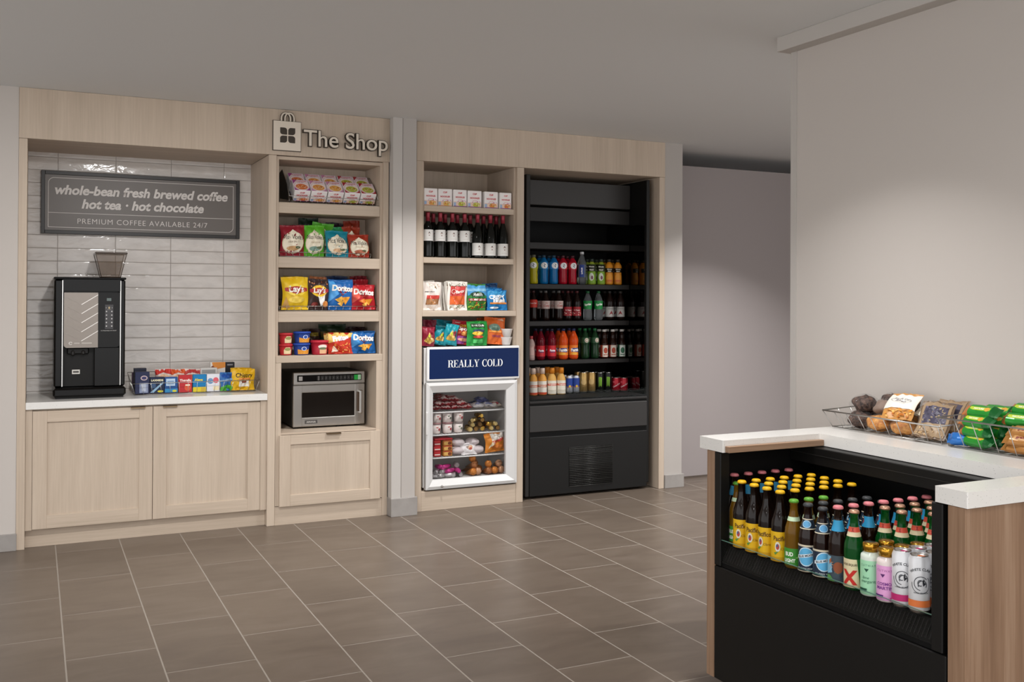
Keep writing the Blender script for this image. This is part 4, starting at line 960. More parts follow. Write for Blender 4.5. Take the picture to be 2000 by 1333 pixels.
B('chip_bag', 'corn chip bag mostly hidden behind the front red and yellow one', 'chip bag', G, 633, 652, 674, 694, 6.69, f4, .05, '#a8602a', FRI, seed=33, lean=2)
B('chip_bag', 'dark green and brown bag at the back over the microwave', 'chip bag', G, 622, 634, 676, 694, 6.82, f4, .06, '#20301c', [('rect', .05, .55, .95, .75, '#5a4a12')], seed=34)
B('chip_bag', 'dark maroon bag behind the blue one over the microwave', 'chip bag', G, 672, 639, 712, 694, 6.82, f4, .06, '#2a1414', [('ell', .5, .5, .3, .2, '#4a2020')], seed=35)
B('chip_bag', 'dark brown bag behind the blue and orange tubs', 'chip bag', G, 590, 643, 626, 694, 6.80, f4, .06, '#33201a', [('rect', .1, .7, .9, .85, '#8a7a2a')], seed=36)

# ================================================================ shelving over the freezer
G = 'boxed cup noodles over the wine'; f5 = S3[0]+.001
bx = [(827, 854, 368, '#dfa04a'), (856.5, 883, 369, '#e0b050'), (884.5, 911, 371, '#b9c23a'), (912.5, 940, 373, '#b9c23a'), (945, 972, 375, '#dd8f38'), (975, 998.5, 377, '#dd7f38')]
nb = ['beside the oak stile', 'second from the oak stile, turned a little', 'with a green bowl picture, next to the turned box', 'with a green bowl picture, towards the cooler', 'with an orange bowl picture, second from the divider', 'with an orange bowl picture, next to the divider']
for i, (u0, u1, v0, fd) in enumerate(bx):
    xa, xb = PY(u0, 385, 6.60).x, PY(u1, 385, 6.60).x; hh = PY((u0+u1)/2, v0, 6.60).z-f5
    pf = cup_front(fd, '#8a3f86' if i > 1 else '#d89a70')
    o = noodle_box('noodle_box', 'white boxed cup noodles %s' % nb[i], xb-xa-.002, .105, hh, pf, None, G); o.location = ((xa+xb)/2, 6.592, f5)
    if i == 1: o.rotation_euler = (0, 0, rad(-9)); o.location.y += .012

GLASSB = pm('black green wine glass', '#0b0d0a', .08, spec=.35); FOIL = pm('red foil', '#8f2a38', .32, .35); PAPER = '#eceae6'
f6 = S3[1]+.001; WP1 = [(.030, 0), (.0375, .004), (.038, .012), (.038, .205), (.034, .225), (.020, .246), (.0150, .262), (.0145, .318), (.0155, .319), (.0155, .324), (0, .325)]
WP2 = [(.031, 0), (.0395, .004), (.040, .012), (.040, .150), (.036, .185), (.026, .222), (.0165, .255), (.0145, .275), (.0145, .313), (.0155, .314), (.0155, .319), (0, .32)]
def wine(label, prof, z0, z1, G='red wine bottles'):
    o = vessel('wine_bottle', label, 'wine bottle', G, prof, GLASSB, 32)
    label_band('label', o, prof, z0, z1, PAPER, [('ell', .58, .74, .03, .055, '#4a3a34'), ('ell', .54, .67, .02, .035, '#b06a4a'), ('ell', .62, .67, .02, .035, '#7a4a3a'), ('poly', [(.53, .52), (.63, .52), (.58, .42)], '#9a7a70'), ('rect', .42, .2, .72, .225, '#d2cdc7')], a0=-PI/2-.35, span=3.4)
    mb = MB(); mb.lathe([(.0158, .255 if prof is WP1 else .262), (.0153, .30), (.0163, .317), (.0163, .3235), (.0, .3255)], 26, FOIL); mb.build('foil', o, local=True)
    return o
cent = [(835.5, 0), (859.7, 0), (883.3, 0), (907.3, 0), (932.5, 1), (957.6, 1), (982, 1)]
W1 = W2 = None
for i, (u, k) in enumerate(cent):
    x = PY(u, 470, 6.635).x
    lb = 'red wine bottle with square shoulders and a high white label, %s from the oak stile' % NTH[i] if k == 0 else 'red wine bottle with sloping shoulders and a low white label, %s from the divider' % NTH[6-i]
    if k == 0:
        if W1 is None: W1 = wine(lb, WP1, .118, .198); W1.location = (x, 6.635, f6)
        else: dup(W1, (x, 6.635, f6), lb)
    else:
        if W2 is None: W2 = wine(lb, WP2, .022, .112); W2.location = (x, 6.635, f6)
        else: dup(W2, (x, 6.635, f6), lb)
for i, (u, k) in enumerate(((846, 0), (869, 0), (893, 0), (918, 0), (944, 1), (969, 1))):
    dup(W1 if k == 0 else W2, (PY(u, 470, 6.72).x, 6.72, f6), 'red wine bottle in the rear row, seen between the %s and %s front bottles' % (NTH[i], NTH[i+1]))

G = 'snack pouches over the freezer'; f7 = S3[2]
P = lambda *a, **k: bag_px('snack_pouch', *a, **k)
P('white nut pouch with a red window, next to the oak stile', 'snack pouch', G, 826, 552, 862, 607, 6.62, f7, .055, '#e6dcd4', [('rect', .14, .2, .82, .48, '#a87850'), ('rect', .14, .40, .82, .53, '#c9433a'), ('txt', 'SWEET & SALTY', .3, .66, .5, '#2b2624', dict(bold=.03)), ('specks', 12, .15, .74, .9, .95, .022, ['#c09a5a', '#6a5a4a'], 6), ('specks', 10, .12, .42, .8, .22, .03, ['#c98a4a', '#8a5a3a'], 8)], seed=41, lean=2, waist=.02)
P('white nut pouch behind the one with the red window', 'snack pouch', G, 825, 549, 850, 606, 6.69, f7, .04, '#d9d2c8', [], seed=42)
FLV = [('rect', .12, .2, .88, .85, '#c9423f'), ('rect', .12, .2, .88, .5, '#d8642f'), ('specks', 40, .05, .82, .95, .96, .022, ['#3c3a30', '#8a8a5a', '#5a3a2a'], 9), ('specks', 30, .05, .05, .9, .22, .024, ['#3c3a30', '#7a8a4a', '#a86a3a'], 10), ('ring', .28, .66, .12, .08, .2, '#f5e6dc'), ('txt', 'flavor', .6, .66, .45, '#f8efe6', dict(bold=.03, shear=.2, ang=.2))]
P('white pouch with a large red and orange panel, facing front', 'snack pouch', G, 874, 551, 912, 608, 6.605, f7, .03, '#e9e3da', FLV, seed=43, waist=.0, lean=1)
for i, (u, n) in enumerate(((870, 'second'), (866, 'third'), (862, 'fourth'))):
    P('speckled white pouch, %s in the row behind the red and orange panel' % n, 'snack pouch', G, u, 550+i, u+37, 607, 6.645+.035*i, f7, .025, '#e2dcd2', FLV[:1]+FLV[2:4], seed=44+i, waist=0)
BF = [('rect', .02, .55, .98, .95, '#4f9bd0'), ('rect', .02, .72, .98, .82, '#8cc4e4'), ('poly', [(.02, .55), (.5, .72), (.98, .55), (.98, .45), (.02, .45)], '#2f7a3a'), ('ell', .5, .60, .36, .1, '#26402c'), ('txt', 'BLACK', .5, .625, .4, '#f0f2ea', dict(bold=.03)), ('txt', 'FOREST', .5, .575, .42, '#f0f2ea', dict(bold=.03)), ('rect', .05, .36, .95, .45, '#a02a2e'), ('txt', 'GUMMY BEARS', .5, .405, .78, '#f2e6dc', dict(bold=.03)), ('specks', 26, .1, .08, .9, .32, .04, ['#c9a52e', '#b5432a', '#9cbf3a', '#4a8a2e'], 11)]
P('blue and green gummy pouch with a red banner', 'snack pouch', G, 911, 555, 949, 608, 6.615, f7, .05, '#3f7f34', BF, seed=48, waist=.0)
CR = [('poly', [(.05, .6), (.95, .75), (.95, .95), (.05, .95)], '#3f9ad0'), ('txt', 'CRISPY', .5, .64, .78, '#f4f8fb', dict(bold=.05, shear=.1)), ('txt', 'bites', .55, .48, .6, '#f4f8fb', dict(bold=.05)), ('rect', .1, .3, .92, .38, '#e08a3a'), ('ell', .3, .12, .2, .05, '#e8eef2')]
P('bright blue crispy snack pouch at the front', 'snack pouch', G, 951, 567, 990, 608, 6.61, f7, .045, '#1877b8', CR, seed=49, lean=3, waist=.02)
P('bright blue crispy snack pouch just behind the front one', 'snack pouch', G, 945, 563, 981, 607, 6.665, f7, .04, '#1a6ca8', CR, seed=50, lean=2)
P('tall blue pouch with a dark top behind the crispy pouches', 'snack pouch', G, 942, 554, 972, 607, 6.72, f7, .035, '#1f5f98', [('rect', .05, .86, .95, .97, '#173f6c')], seed=51)

f8 = 1.159; G = 'bags standing on the freezer'
QQ = [('poly', [(.1, .25), (.55, .72), (.9, .3), (.6, .1)], '#d8b070'), ('poly', [(.45, .5), (.75, .72), (.9, .4)], '#7c1f2c'), ('ell', .4, .3, .25, .12, '#c9a44a'), ('ell', .5, .52, .12, .08, '#b9c23a')]
P('dark red trail mix bag in the oak stile corner, on the freezer', 'snack pouch', G, 822, 640, 848, 678, 6.585, f8, .045, '#8c2034', QQ, seed=52, roll=4)
P('dark red trail mix bag behind, in the oak stile corner', 'snack pouch', G, 823, 626, 850, 676, 6.68, f8, .04, '#7a1a30', QQ, seed=53, roll=4)
TL = QQ + [('rect', .02, .06, .98, .2, '#1f98a5')]
P('teal trail mix bag, first of the two teal ones at the front', 'snack pouch', G, 845, 640, 871, 678, 6.625, f8, .045, '#178693', TL, seed=54, roll=10, lean=3)
P('teal trail mix bag, next to the dark red chili bag', 'snack pouch', G, 865, 636, 891, 678, 6.585, f8, .045, '#1a8f9c', TL, seed=55, roll=10, lean=3)
P('tall teal bag standing behind the front teal ones', 'snack pouch', G, 838, 627, 876, 677, 6.70, f8, .04, '#127582', [('rect', .05, .72, .95, .76, '#8fd0d4')], seed=56, roll=5)
P('teal bag behind, half hidden by the chili bag', 'snack pouch', G, 858, 629, 886, 677, 6.75, f8, .04, '#12707c', [], seed=57, roll=3)
P('crimson chili snack bag with a violet bottom', 'snack pouch', G, 878, 629, 919, 678, 6.635, f8, .05, '#a8222f', [('poly', [(0, .02), (1, .02), (1, .32), (.2, .36), (0, .3)], '#a050a0'), ('txt', 'CHILI', .55, .78, .34, '#e8c23a', dict(bold=.04)), ('txt', 'Spicy', .55, .64, .44, '#f4e9e4', dict(bold=.03, shear=.2)), ('txt', 'COMBOS', .26, .9, .32, '#f0dcd8', dict(bold=.02)), ('ell', .65, .46, .2, .1, '#e09450'), ('ell', .3, .5, .16, .07, '#d8603a'), ('ell', .6, .2, .3, .07, '#e0a080')], seed=58, lean=2, roll=6)
P('green snack bag with a dark name plate', 'snack pouch', G, 912, 628, 952, 678, 6.58, f8, .05, '#1f8a38', [('rect', .16, .74, .8, .9, '#2c3a2a'), ('txt', 'SNAK CLUB', .48, .82, .56, '#e8ece2', dict(bold=.02)), ('ell', .5, .6, .28, .07, '#3e4c60'), ('ell', .45, .5, .26, .08, '#e0b43a'), ('ell', .5, .36, .24, .06, '#c94a3a'), ('rect', .3, .1, .7, .26, '#4fb562')], seed=59, lean=2, waist=.0)
P('orange snack bag with a curled top, beside the white bowls', 'snack pouch', G, 944, 622, 985, 678, 6.635, f8, .055, '#d8682a', [('ell', .45, .62, .3, .14, '#7f9c8c'), ('ell', .45, .56, .2, .07, '#4f6a5c'), ('rect', .15, .44, .75, .5, '#f0a04a'), ('txt', 'WINGS', .5, .30, .46, '#8a3a6a', dict(bold=.03)), ('poly', [(.55, .92), (.9, .98), (.9, .86)], '#f4c0a0')], seed=60, lean=2, roll=4)
P('dark orange bag behind the green one', 'snack pouch', G, 930, 621, 958, 677, 6.72, f8, .04, '#a84c20', [], seed=61)
def bowl(label):
    mb = MB(); mb.lathe([(.026, 0), (.030, .003), (.044, .056), (.046, .060), (.0435, .060), (.029, .008), (0, .007)], 28, WHITEM); return tag(mb.build('bowl', loc=(0, 0, 0), local=True), label, 'bowl', 'white bowls')
xb_ = 3.156
o = bowl('white paper bowl, lower of the pair beside the orange bag'); o.location = (xb_, 6.625, f8); dup(o, (xb_+.002, 6.62, f8+.0605), 'white paper bowl, upper of the pair beside the orange bag')
# ================================================================ inside the freezer
def packet(name, label, cat, group, pos, w_, d_, h_, col, prims, rz=0, tilt=0, roll=0, seed=0):
    """a soft pack lying flat: bag turned on its back, printed side up and to the front"""
    mb = bag_mb(w_, d_, h_, col, prims, seed, waist=.02, seal=.07, crumple=.006)
    mb.xform(Matrix.Rotation(rad(roll), 4, 'Y') @ Matrix.Rotation(rad(-90+tilt), 4, 'X'))
    mb.xform(Matrix.Rotation(rad(rz), 4, 'Z')); zm = min(p[2] for p in mb.v); mb.xform(Matrix.Translation((0, 0, -zm)))
    return tag(mb.build(name, loc=pos, local=True), label, cat, group)
def FX(u, z=.7): return PY(u, 850, 6.66).x
fz1, fz2, fz3, fz4 = FS[0]+.003, FS[1]+.003, FS[2]+.003, .2075
G = 'red striped ice bar wrappers'; SWP = [('rect', .05, .1, .95, .3, '#f2d8d4'), ('poly', [(.1, .5), (.5, .8), (.9, .5), (.5, .4)], '#e9b9b4'), ('poly', [(.1, .85), (.4, .95), (.7, .85)], '#f0d0cc')]
ii = 0
for lay, xs, y, z in ((0, (852, 872, 892, 910), 6.645, 0), (1, (858, 880, 902), 6.655, .030), (2, (866, 888), 6.665, .060), (0, (860, 884, 906), 6.80, 0), (1, (868, 892), 6.80, .032), (2, (878,), 6.8, .062)):
    for k, u in enumerate(xs):
        ii += 1
        row = 'front' if y < 6.7 else 'rear'
        packet('ice_cream_bar', 'red and white wrapped ice bar, %s layer of the %s heap, %s along' % (('bottom', 'middle', 'top')[lay], row, NTH[k]), 'ice cream', G, (FX(u), y, fz1+z), .085, .13, .034, ('#b8323a', '#c2454a', '#a82a34')[ii % 3], SWP, rz=random.uniform(-14, 14), tilt=random.uniform(2, 10), seed=ii)
G = 'ice cream sandwiches in pale wrappers'
for k, (u, y, z, c, n) in enumerate(((936, 6.64, 0, '#e6e2e4', 'white wrapped ice cream sandwich beside the red heap'), (956, 6.64, 0, '#e2dede', 'white wrapped ice cream sandwich, middle of the front row'), (969, 6.645, 0, '#ece2d6', 'cream and red wrapped ice cream sandwich by the freezer wall'), (940, 6.72, .002, '#4a4f86', 'dark blue wrapped ice cream sandwich behind the white ones'), (960, 6.73, .002, '#c9c6da', 'lilac wrapped ice cream sandwich at the back'), (948, 6.69, .036, '#5a5f94', 'dark blue wrapped ice cream sandwich lying on top'))):
    packet('ice_cream_sandwich', n, 'ice cream', G, (FX(u), y, fz1+z), .10, .12, .038, c, [('ell', .5, .3, .3, .1, '#8f93b8' if k != 2 else '#c9505a')], rz=random.uniform(-8, 8), tilt=6, seed=70+k)
G = 'small ice cream tubs'
def ice_tub(label, lidc, p):
    prof = [(.030, 0), (.031, .003), (.0375, .066)]
    o = vessel('ice_cream_tub', label, 'ice cream tub', G, prof, C('#e6dbd6'), 26)
    decor_mb = MB(); decor(decor_mb, cyl_S(.034, .008, .062, 2.2, -PI/2+.1, rfn=prof_r(prof)), 2.2*.034/.054, p, .0006, .1); decor_mb.build('label', o, local=True)
    mb = MB(); mb.lathe([(.0375, .066), (.0395, .067), (.0395, .076), (.0365, .0775), (0, .0775)], 26, C(lidc)); mb.build('lid', o, local=True); return o
PA = [('ell', .68, .4, .14, .2, '#b03a44'), ('poly', [(.3, .75), (.6, .8), (.45, .55)], '#d98a84'), ('rect', .3, .3, .6, .36, '#d0b8b0')]
PB = [('ell', .68, .4, .13, .18, '#6f7a68'), ('poly', [(.3, .75), (.6, .8), (.45, .55)], '#8fa08c'), ('rect', .3, .3, .6, .36, '#c4c0b8')]
ta = ice_tub('pale pink ice cream tub with strawberry picture, lower row, next to the hinge side', '#a07878', PA); ta.location = (FX(851), 6.66, fz2)
tb = ice_tub('white ice cream tub with grey green picture, upper row, middle of three', '#8a7f7c', PB); tb.location = (FX(872)+.004, 6.66, fz2+.0782)
dup(ta, (FX(851)+.004, 6.658, fz2+.0782), 'pale pink ice cream tub with strawberry picture, upper row, next to the hinge side')
dup(ta, (FX(893)+.008, 6.658, fz2+.0782), 'pale pink ice cream tub with strawberry picture, upper row, next to the gold bars')
dup(tb, (FX(893)+.005, 6.66, fz2), 'white ice cream tub with grey green picture, lower row, next to the gold bars')
dup(ta, (FX(872)+.006, 6.66, fz2), 'pale pink ice cream tub with strawberry picture, lower row, middle of three')
def foilbar(name, label, cat, group, pos, l, r, mat, rz, seed, ry=0, ends=True, tail=None):
    mb = MB(); R = random.Random(seed); n = 12; prof = []
    pts = [(-.5, .75), (-.44, .25), (-.38, .8), (-.25, 1.0), (0, 1.06), (.25, 1.0), (.38, .8), (.44, .25), (.5, .75)]
    for px, k in pts: prof.append((r*k, px*l))
    mb.lathe(prof, n, mat, flute=5, fl=.07, mats=[tail or mat, tail or mat]+[mat]*4+[tail or mat]*2)
    mb.xform(Matrix.Rotation(rad(rz), 4, 'Z') @ Matrix.Rotation(PI/2+rad(ry), 4, 'Y')); zm = min(p[2] for p in mb.v); mb.xform(Matrix.Translation((0, 0, -zm)))
    return tag(mb.build(name, loc=pos, local=True), label, cat, group)
G = 'gold wrapped ice cream bars'
GL = [GOLD, pm('pale gold foil', '#d8c080', .3, .9), pm('brown gold foil', '#8c6a3a', .3, .8)]
gi = 0
for lay, us, y in ((0, (914, 928, 942, 956, 970), 6.65), (0, (922, 938, 954, 968), 6.75), (1, (921, 936, 950, 963), 6.66), (1, (930, 948), 6.76), (2, (929, 944), 6.68), (3, (938,), 6.69)):
    for k, u in enumerate(us):
        gi += 1
        foilbar('ice_cream_bar', 'gold wrapped ice cream bar, %s layer of the %s heap, %s from the tubs' % (('bottom', 'second', 'third', 'top')[lay], 'front' if y < 6.7 else 'rear', NTH[k]), 'ice cream', G, (FX(u), y, fz2+.030*lay), .085, .018, GL[gi % 3], random.uniform(30, 120), gi)
G = 'red and gold frozen snack boxes'
for k in range(3):
    z = fz3+.038*k
    o = tag(MB().box(-.026, .026, 0, .12, 0, .0365, C('#b8262c'), b=.003).build('frozen_snack', loc=(FX(851), 6.625, z), local=True), 'red frozen snack box, %s of the stack by the hinge side' % ('bottom', 'middle', 'top')[k], 'frozen snack', G)
    q = MB(); decor(q, lambda s, t, e: ((s-.5)*.052, -e, t*.0365), 1.4, [('rect', .1, .3, .9, .5, '#efe2dc')], .0005); q.build('label', o, local=True)
    o = tag(MB().box(-.034, .034, 0, .12, 0, .0365, C('#c98a3a'), b=.003).build('frozen_snack', loc=(FX(871.5), 6.625, z), local=True), 'orange and brown frozen snack box, %s of the stack' % ('bottom', 'middle', 'top')[k], 'frozen snack', G)
    q = MB(); decor(q, lambda s, t, e: ((s-.5)*.068, -e, t*.0365), 1.9, [('ell', .35, .5, .3, .35, '#e0b264'), ('ell', .7, .45, .22, .3, '#7c3a1e'), ('rect', 0, .86, 1, 1, '#b8262c')], .0005); q.build('label', o, local=True)
tag(MB().box(-.07, .07, 0, .12, 0, .012, C('#a8222a'), b=.003).build('frozen_snack', loc=(FX(864), 6.63, fz3+.115), local=True), 'flat red frozen snack box lying across both stacks', 'frozen snack', G)
G = 'white wrapped burritos'
for k, (u, y, z, n) in enumerate(((893, 6.66, 0, 'lower one beside the orange boxes'), (931, 6.66, 0, 'lower one beside the orange bag'), (897, 6.69, .052, 'upper one beside the orange boxes'), (925, 6.69, .052, 'upper one beside the orange bag'), (913, 6.70, 0, 'lower one at the back'))):
    mb = MB(); mb.blob((0, 0, 0), (.052, .06, .029), pm('white paper wrap', '#cfc4c6', .5) if k == 0 else bpy.data.materials['white paper wrap'], k, .06, 16); zm = min(p[2] for p in mb.v); mb.xform(Matrix.Translation((0, 0, -zm)))
    tag(mb.build('burrito', loc=(FX(u), y, fz3+z), local=True), 'white wrapped frozen burrito, %s' % n, 'burrito', G)
packet('burrito', 'white wrapped frozen burrito facing front with a round food picture', 'burrito', G, (FX(912), 6.615, fz3), .125, .09, .05, '#e8e3e4', [('ell', .58, .5, .15, .2, '#e0b08c'), ('poly', [(.3, .6), (.5, .7), (.45, .4)], '#9c8a80'), ('ell', .6, .42, .1, .09, '#b8544a')], tilt=60, seed=90)
bag('frozen_snack', 'orange and white frozen snack bag with a red slanted name', 'frozen snack', 'red and gold frozen snack boxes', (FX(963), 6.625, fz3), .155, .14, .05, '#e08a2a', [('poly', [(.3, .5), (1, .7), (1, .98), (.3, .98)], '#efe9e0'), ('poly', [(.12, .2), (.5, .5), (.3, .6)], '#f2e2c2'), ('txt', 'Tornados', .62, .60, .66, '#c2322a', dict(bold=.04, ang=.3, sy=1.3)), ('ell', .6, .28, .3, .1, '#d0742a')], seed=91, roll=-5, lean=2)['category'] = 'frozen snack'
G = 'silver and pink wrapped ice bars'; PINK = pm('pink film', '#c23a86', .3, .2); SIL2 = pm('crumpled silver film', '#b5b1b2', .28, .7)
gi = 0
for lay, us, y in ((0, (851, 862, 873, 885, 897), 6.64), (0, (856, 870, 884, 900), 6.74), (1, (853, 865, 879, 892), 6.65), (2, (860, 872), 6.67)):
    for k, u in enumerate(us):
        gi += 1; pk = (lay, k) in ((1, 2), (2, 1), (1, 3), (2, 0))
        foilbar('ice_cream_bar', '%s wrapped ice bar, %s layer of the %s heap on the freezer floor, %s along' % ('pink' if pk else 'silver', ('bottom', 'middle', 'top')[lay], 'front' if y < 6.7 else 'rear', NTH[k]), 'ice cream', G, (FX(u), y, fz4+.028*lay), .095, .017, PINK if pk else SIL2, random.uniform(-40, 110), 100+gi)
foilbar('ice_cream_bar', 'grey round wrapped ice bar resting above the pink ones', 'ice cream', G, (FX(893), 6.68, fz4+.058), .07, .022, SIL2, 80, 131)
G = 'brown wrapped ice cream cones'; BRN = [pm('brown cone wrapper', '#9a5f34', .35, .3), pm('orange cone wrapper', '#c0762e', .35, .3), pm('pale cone wrapper', '#b98a68', .35, .3)]
gi = 0
for lay, us, y in ((0, (918, 934, 948, 960, 970), 6.65), (0, (925, 945, 965), 6.76), (1, (922, 957, 972), 6.67), (1, (938,), 6.76), (2, (928,), 6.70)):
    for k, u in enumerate(us):
        gi += 1
        mb = MB(); mb.lathe([(.004, -.07), (.024, .03), (.027, .045), (.025, .056), (.012, .062), (0, .063)], 14, BRN[gi % 3], flute=7, fl=.05)
        mb.xform(Matrix.Rotation(rad(random.uniform(-30, 30)), 4, 'Z') @ Matrix.Rotation(PI/2-.25, 4, 'X')); zm = min(p[2] for p in mb.v); mb.xform(Matrix.Translation((0, 0, -zm)))
        tag(mb.build('ice_cream_cone', loc=(FX(u), y+.01, fz4+.044*lay), local=True), 'brown wrapped ice cream cone, %s layer of the %s row, %s from the pink bars' % (('bottom', 'middle', 'top')[lay], 'front' if y < 6.7 else 'rear', NTH[k]), 'ice cream', G)

# ================================================================ drinks in the tall cooler
def LQ(c, rough=.1, tr=.1): return pm('drink '+c, c, rough, spec=.35, trans=tr, ior=1.33)
def bprof(r, h, kind):
    if kind == 'sport':   # waisted sports bottle
        return [(r*.85, 0), (r*.98, .006), (r, h*.12), (r*.93, h*.2), (r*.97, h*.3), (r*.9, h*.42), (r, h*.55), (r*1.02, h*.68), (r*.9, h*.78), (r*.62, h*.86), (r*.42, h*.90), (r*.42, h*.93)]
    if kind == 'soda':
        return [(r*.7, 0), (r*.95, .010), (r, .022), (r*.97, h*.3), (r*.9, h*.40), (r*.95, h*.50), (r, h*.60), (r*.98, h*.66), (r*.72, h*.77), (r*.42, h*.88), (r*.36, h*.92), (r*.36, h*.94)]
    if kind == 'juice':   # square-shouldered small juice bottle
        return [(r*.9, 0), (r, .006), (r*.98, h*.3), (r*.88, h*.52), (r, h*.60), (r*.98, h*.72), (r*.7, h*.82), (r*.48, h*.87), (r*.48, h*.90)]
    if kind == 'tea':
        return [(r*.9, 0), (r, .006), (r, h*.48), (r*.93, h*.56), (r*.7, h*.68), (r*.66, h*.74), (r*.72, h*.80), (r*.5, h*.88), (r*.46, h*.94)]
    if kind == 'carafe':
        return [(r*.92, 0), (r, .006), (r, h*.55), (r*.86, h*.66), (r*.5, h*.76), (r*.46, h*.80)]
def drink(name, label, G, kind, r, h, liq, cap, capr, caph, lab, lz, lcol, la0=-PI/2-.35, extra=None):
    prof = bprof(r, h, kind); o = vessel(name, label, 'bottle', G, prof, liq, 26)
    label_band('label', o, prof, h*lz[0], h*lz[1], lcol, lab, a0=la0, n=26, span=2.6)
    z = prof[-1][1]; screw_cap(o, z-.004, r*capr, h-z+.004, mk(cap) if not isinstance(cap, str) else C(cap, .35))
    if extra: extra(o, prof)
    return o
RX = -math.atan2(.45, 1)
def cooler_row(z, y, items):
    """items: (u, proto, text, depth count); labels name the place along the shelf"""
    for u, pr, text, n in items:
        for k in range(n):
            yy = y+.083*k; x = PY(u, 600, y).x + .004*math.sin(7*u+k)
            loc = (x, yy, z+.001); rot = (0, 0, .25*math.sin(u*1.7+k*2))
            hd, _, tl = text.partition(', ')
            lb = text if k == 0 else '%s behind the one %s' % (hd, tl)
            if pr.get('used'): dup(pr['o'], loc, lb, rot)
            else: pr['o'].location = loc; pr['o'].rotation_euler = rot; pr['o']['label'] = lb; pr['used'] = True
def PRO(*a, **k): return {'o': drink(*a, **k)}
G = 'drinks on the upper bottle shelf of the cooler'
SPL = [('ell', .5, .5, .3, .45, '#f0f2f2'), ('poly', [(.44, .85), (.6, .55), (.5, .55), (.56, .15), (.40, .5), (.5, .5)], '#3a4a5a')]
yel = PRO('sports_bottle', '', G, 'sport', .036, .228, LQ('#b9ad1e'), '#6a6a58', .5, .02, SPL, (.52, .76), '#a8b02a')
blu = PRO('sports_bottle', '', G, 'sport', .0365, .228, LQ('#0c6aa8'), '#20384a', .5, .02, SPL, (.52, .76), '#2a86c4')
rdd = PRO('sports_bottle', '', G, 'sport', .036, .228, LQ('#a80f26'), '#401820', .5, .02, SPL, (.52, .76), '#c8323c')
WAT = pm('clear water bottle', '#e6ecf0', .03, spec=.6, trans=.92, ior=1.2)
wat = PRO('water_bottle', '', G, 'soda', .036, .262, WAT, '#d8dadc', .44, .03, [('rect', .30, 0, .72, 1, '#1c3a8a'), ('txt', 'smart', .52, .5, .62, '#f2f4f6', dict(bold=.03, ang=-PI/2))], (.22, .60), '#5b6672')
lim = PRO('juice_bottle', '', G, 'juice', .033, .208, LQ('#9aa83a'), '#26302a', .52, .02, [('rect', 0, .62, 1, .98, '#23261c'), ('txt', 'Minute', .5, .86, .52, '#e8e6d8', dict(bold=.03)), ('txt', 'Maid', .5, .70, .4, '#e8e6d8', dict(bold=.03)), ('ell', .5, .34, .24, .2, '#d9dfd0'), ('ell', .56, .30, .1, .1, '#7a4a5c')], (.04, .80), '#7fa82c')
orj = PRO('juice_bottle', '', G, 'juice', .033, .208, LQ('#d98a1e'), '#2a2620', .52, .02, [('rect', 0, .58, 1, .80, '#1f1a14'), ('txt', 'Minute', .5, .74, .46, '#e8e2d0', dict(bold=.03)), ('txt', 'Maid', .5, .64, .34, '#e8e2d0', dict(bold=.03)), ('ell', .5, .3, .34, .22, '#eaa03c'), ('rect', .25, .1, .75, .2, '#d8743a')], (.04, .80), '#dd8f26')
z1 = C4[1][0]
cooler_row(z1, 6.915, [(1042, yel, 'yellow sports drink, partly cut off at the cooler side', 2), (1061, blu, 'blue sports drink, beside the yellow one', 2), (1080, blu, 'blue sports drink, next to the red ones', 2), (1098, rdd, 'red sports drink, next to the blue ones', 2), (1117, rdd, 'red sports drink, next to the water bottle', 2),
    (1137, wat, 'tall clear water bottle with a blue label on the upper bottle shelf', 1), (1156, lim, 'green labelled juice bottle, next to the water bottle', 2), (1174, lim, 'green labelled juice bottle, next to the orange juice', 2), (1190, orj, 'orange juice bottle, next to the green labelled juice', 2), (1207, orj, 'orange juice bottle, last on the shelf by the mirror panel', 2)])
G = 'drinks on the middle bottle shelf of the cooler'; COLA = LQ('#1a0d0a', .06, .0)
ck = PRO('soda_bottle', '', G, 'soda', .034, .238, COLA, '#3a1a1a', .42, .02, [('txt', 'Coca-Cola', .5, .55, .66, '#f2e2dc', dict(shear=.25, bold=.02))], (.44, .70), '#c03428')
dc = PRO('soda_bottle', '', G, 'soda', .037, .238, COLA, '#5a5856', .38, .02, [('txt', 'Diet', .5, .72, .22, '#b03a34', dict(shear=.25, bold=.02)), ('txt', 'Coke', .5, .38, .5, '#b03a34', dict(shear=.25, bold=.02))], (.40, .66), '#c9b4ae')
dp = PRO('soda_bottle', '', G, 'soda', .035, .238, COLA, '#4a1a1c', .42, .02, [('ell', .5, .5, .4, .34, '#8f1f28'), ('txt', 'Dr Pepper', .5, .62, .62, '#f2ded8', dict(bold=.03)), ('specks', 8, .1, .1, .9, .4, .08, ['#e8c8c0'], 3)], (.16, .46), '#a8262e')
sp_ = PRO('soda_bottle', '', G, 'soda', .036, .238, WAT, '#1c5a34', .42, .02, [('txt', 'Sprite', .5, .55, .62, '#f2f6f0', dict(bold=.04, ang=.12))], (.38, .66), '#1f8a42')
gp = PRO('tea_bottle', '', G, 'soda', .036, .238, COLA, '#2a2624', .42, .02, [('poly', [(.3, .2), (.5, .62), (.7, .2), (.5, .32)], '#8a1f24'), ('rect', .2, .76, .8, .86, '#8f8d8a')], (.12, .46), '#b9b7b4')
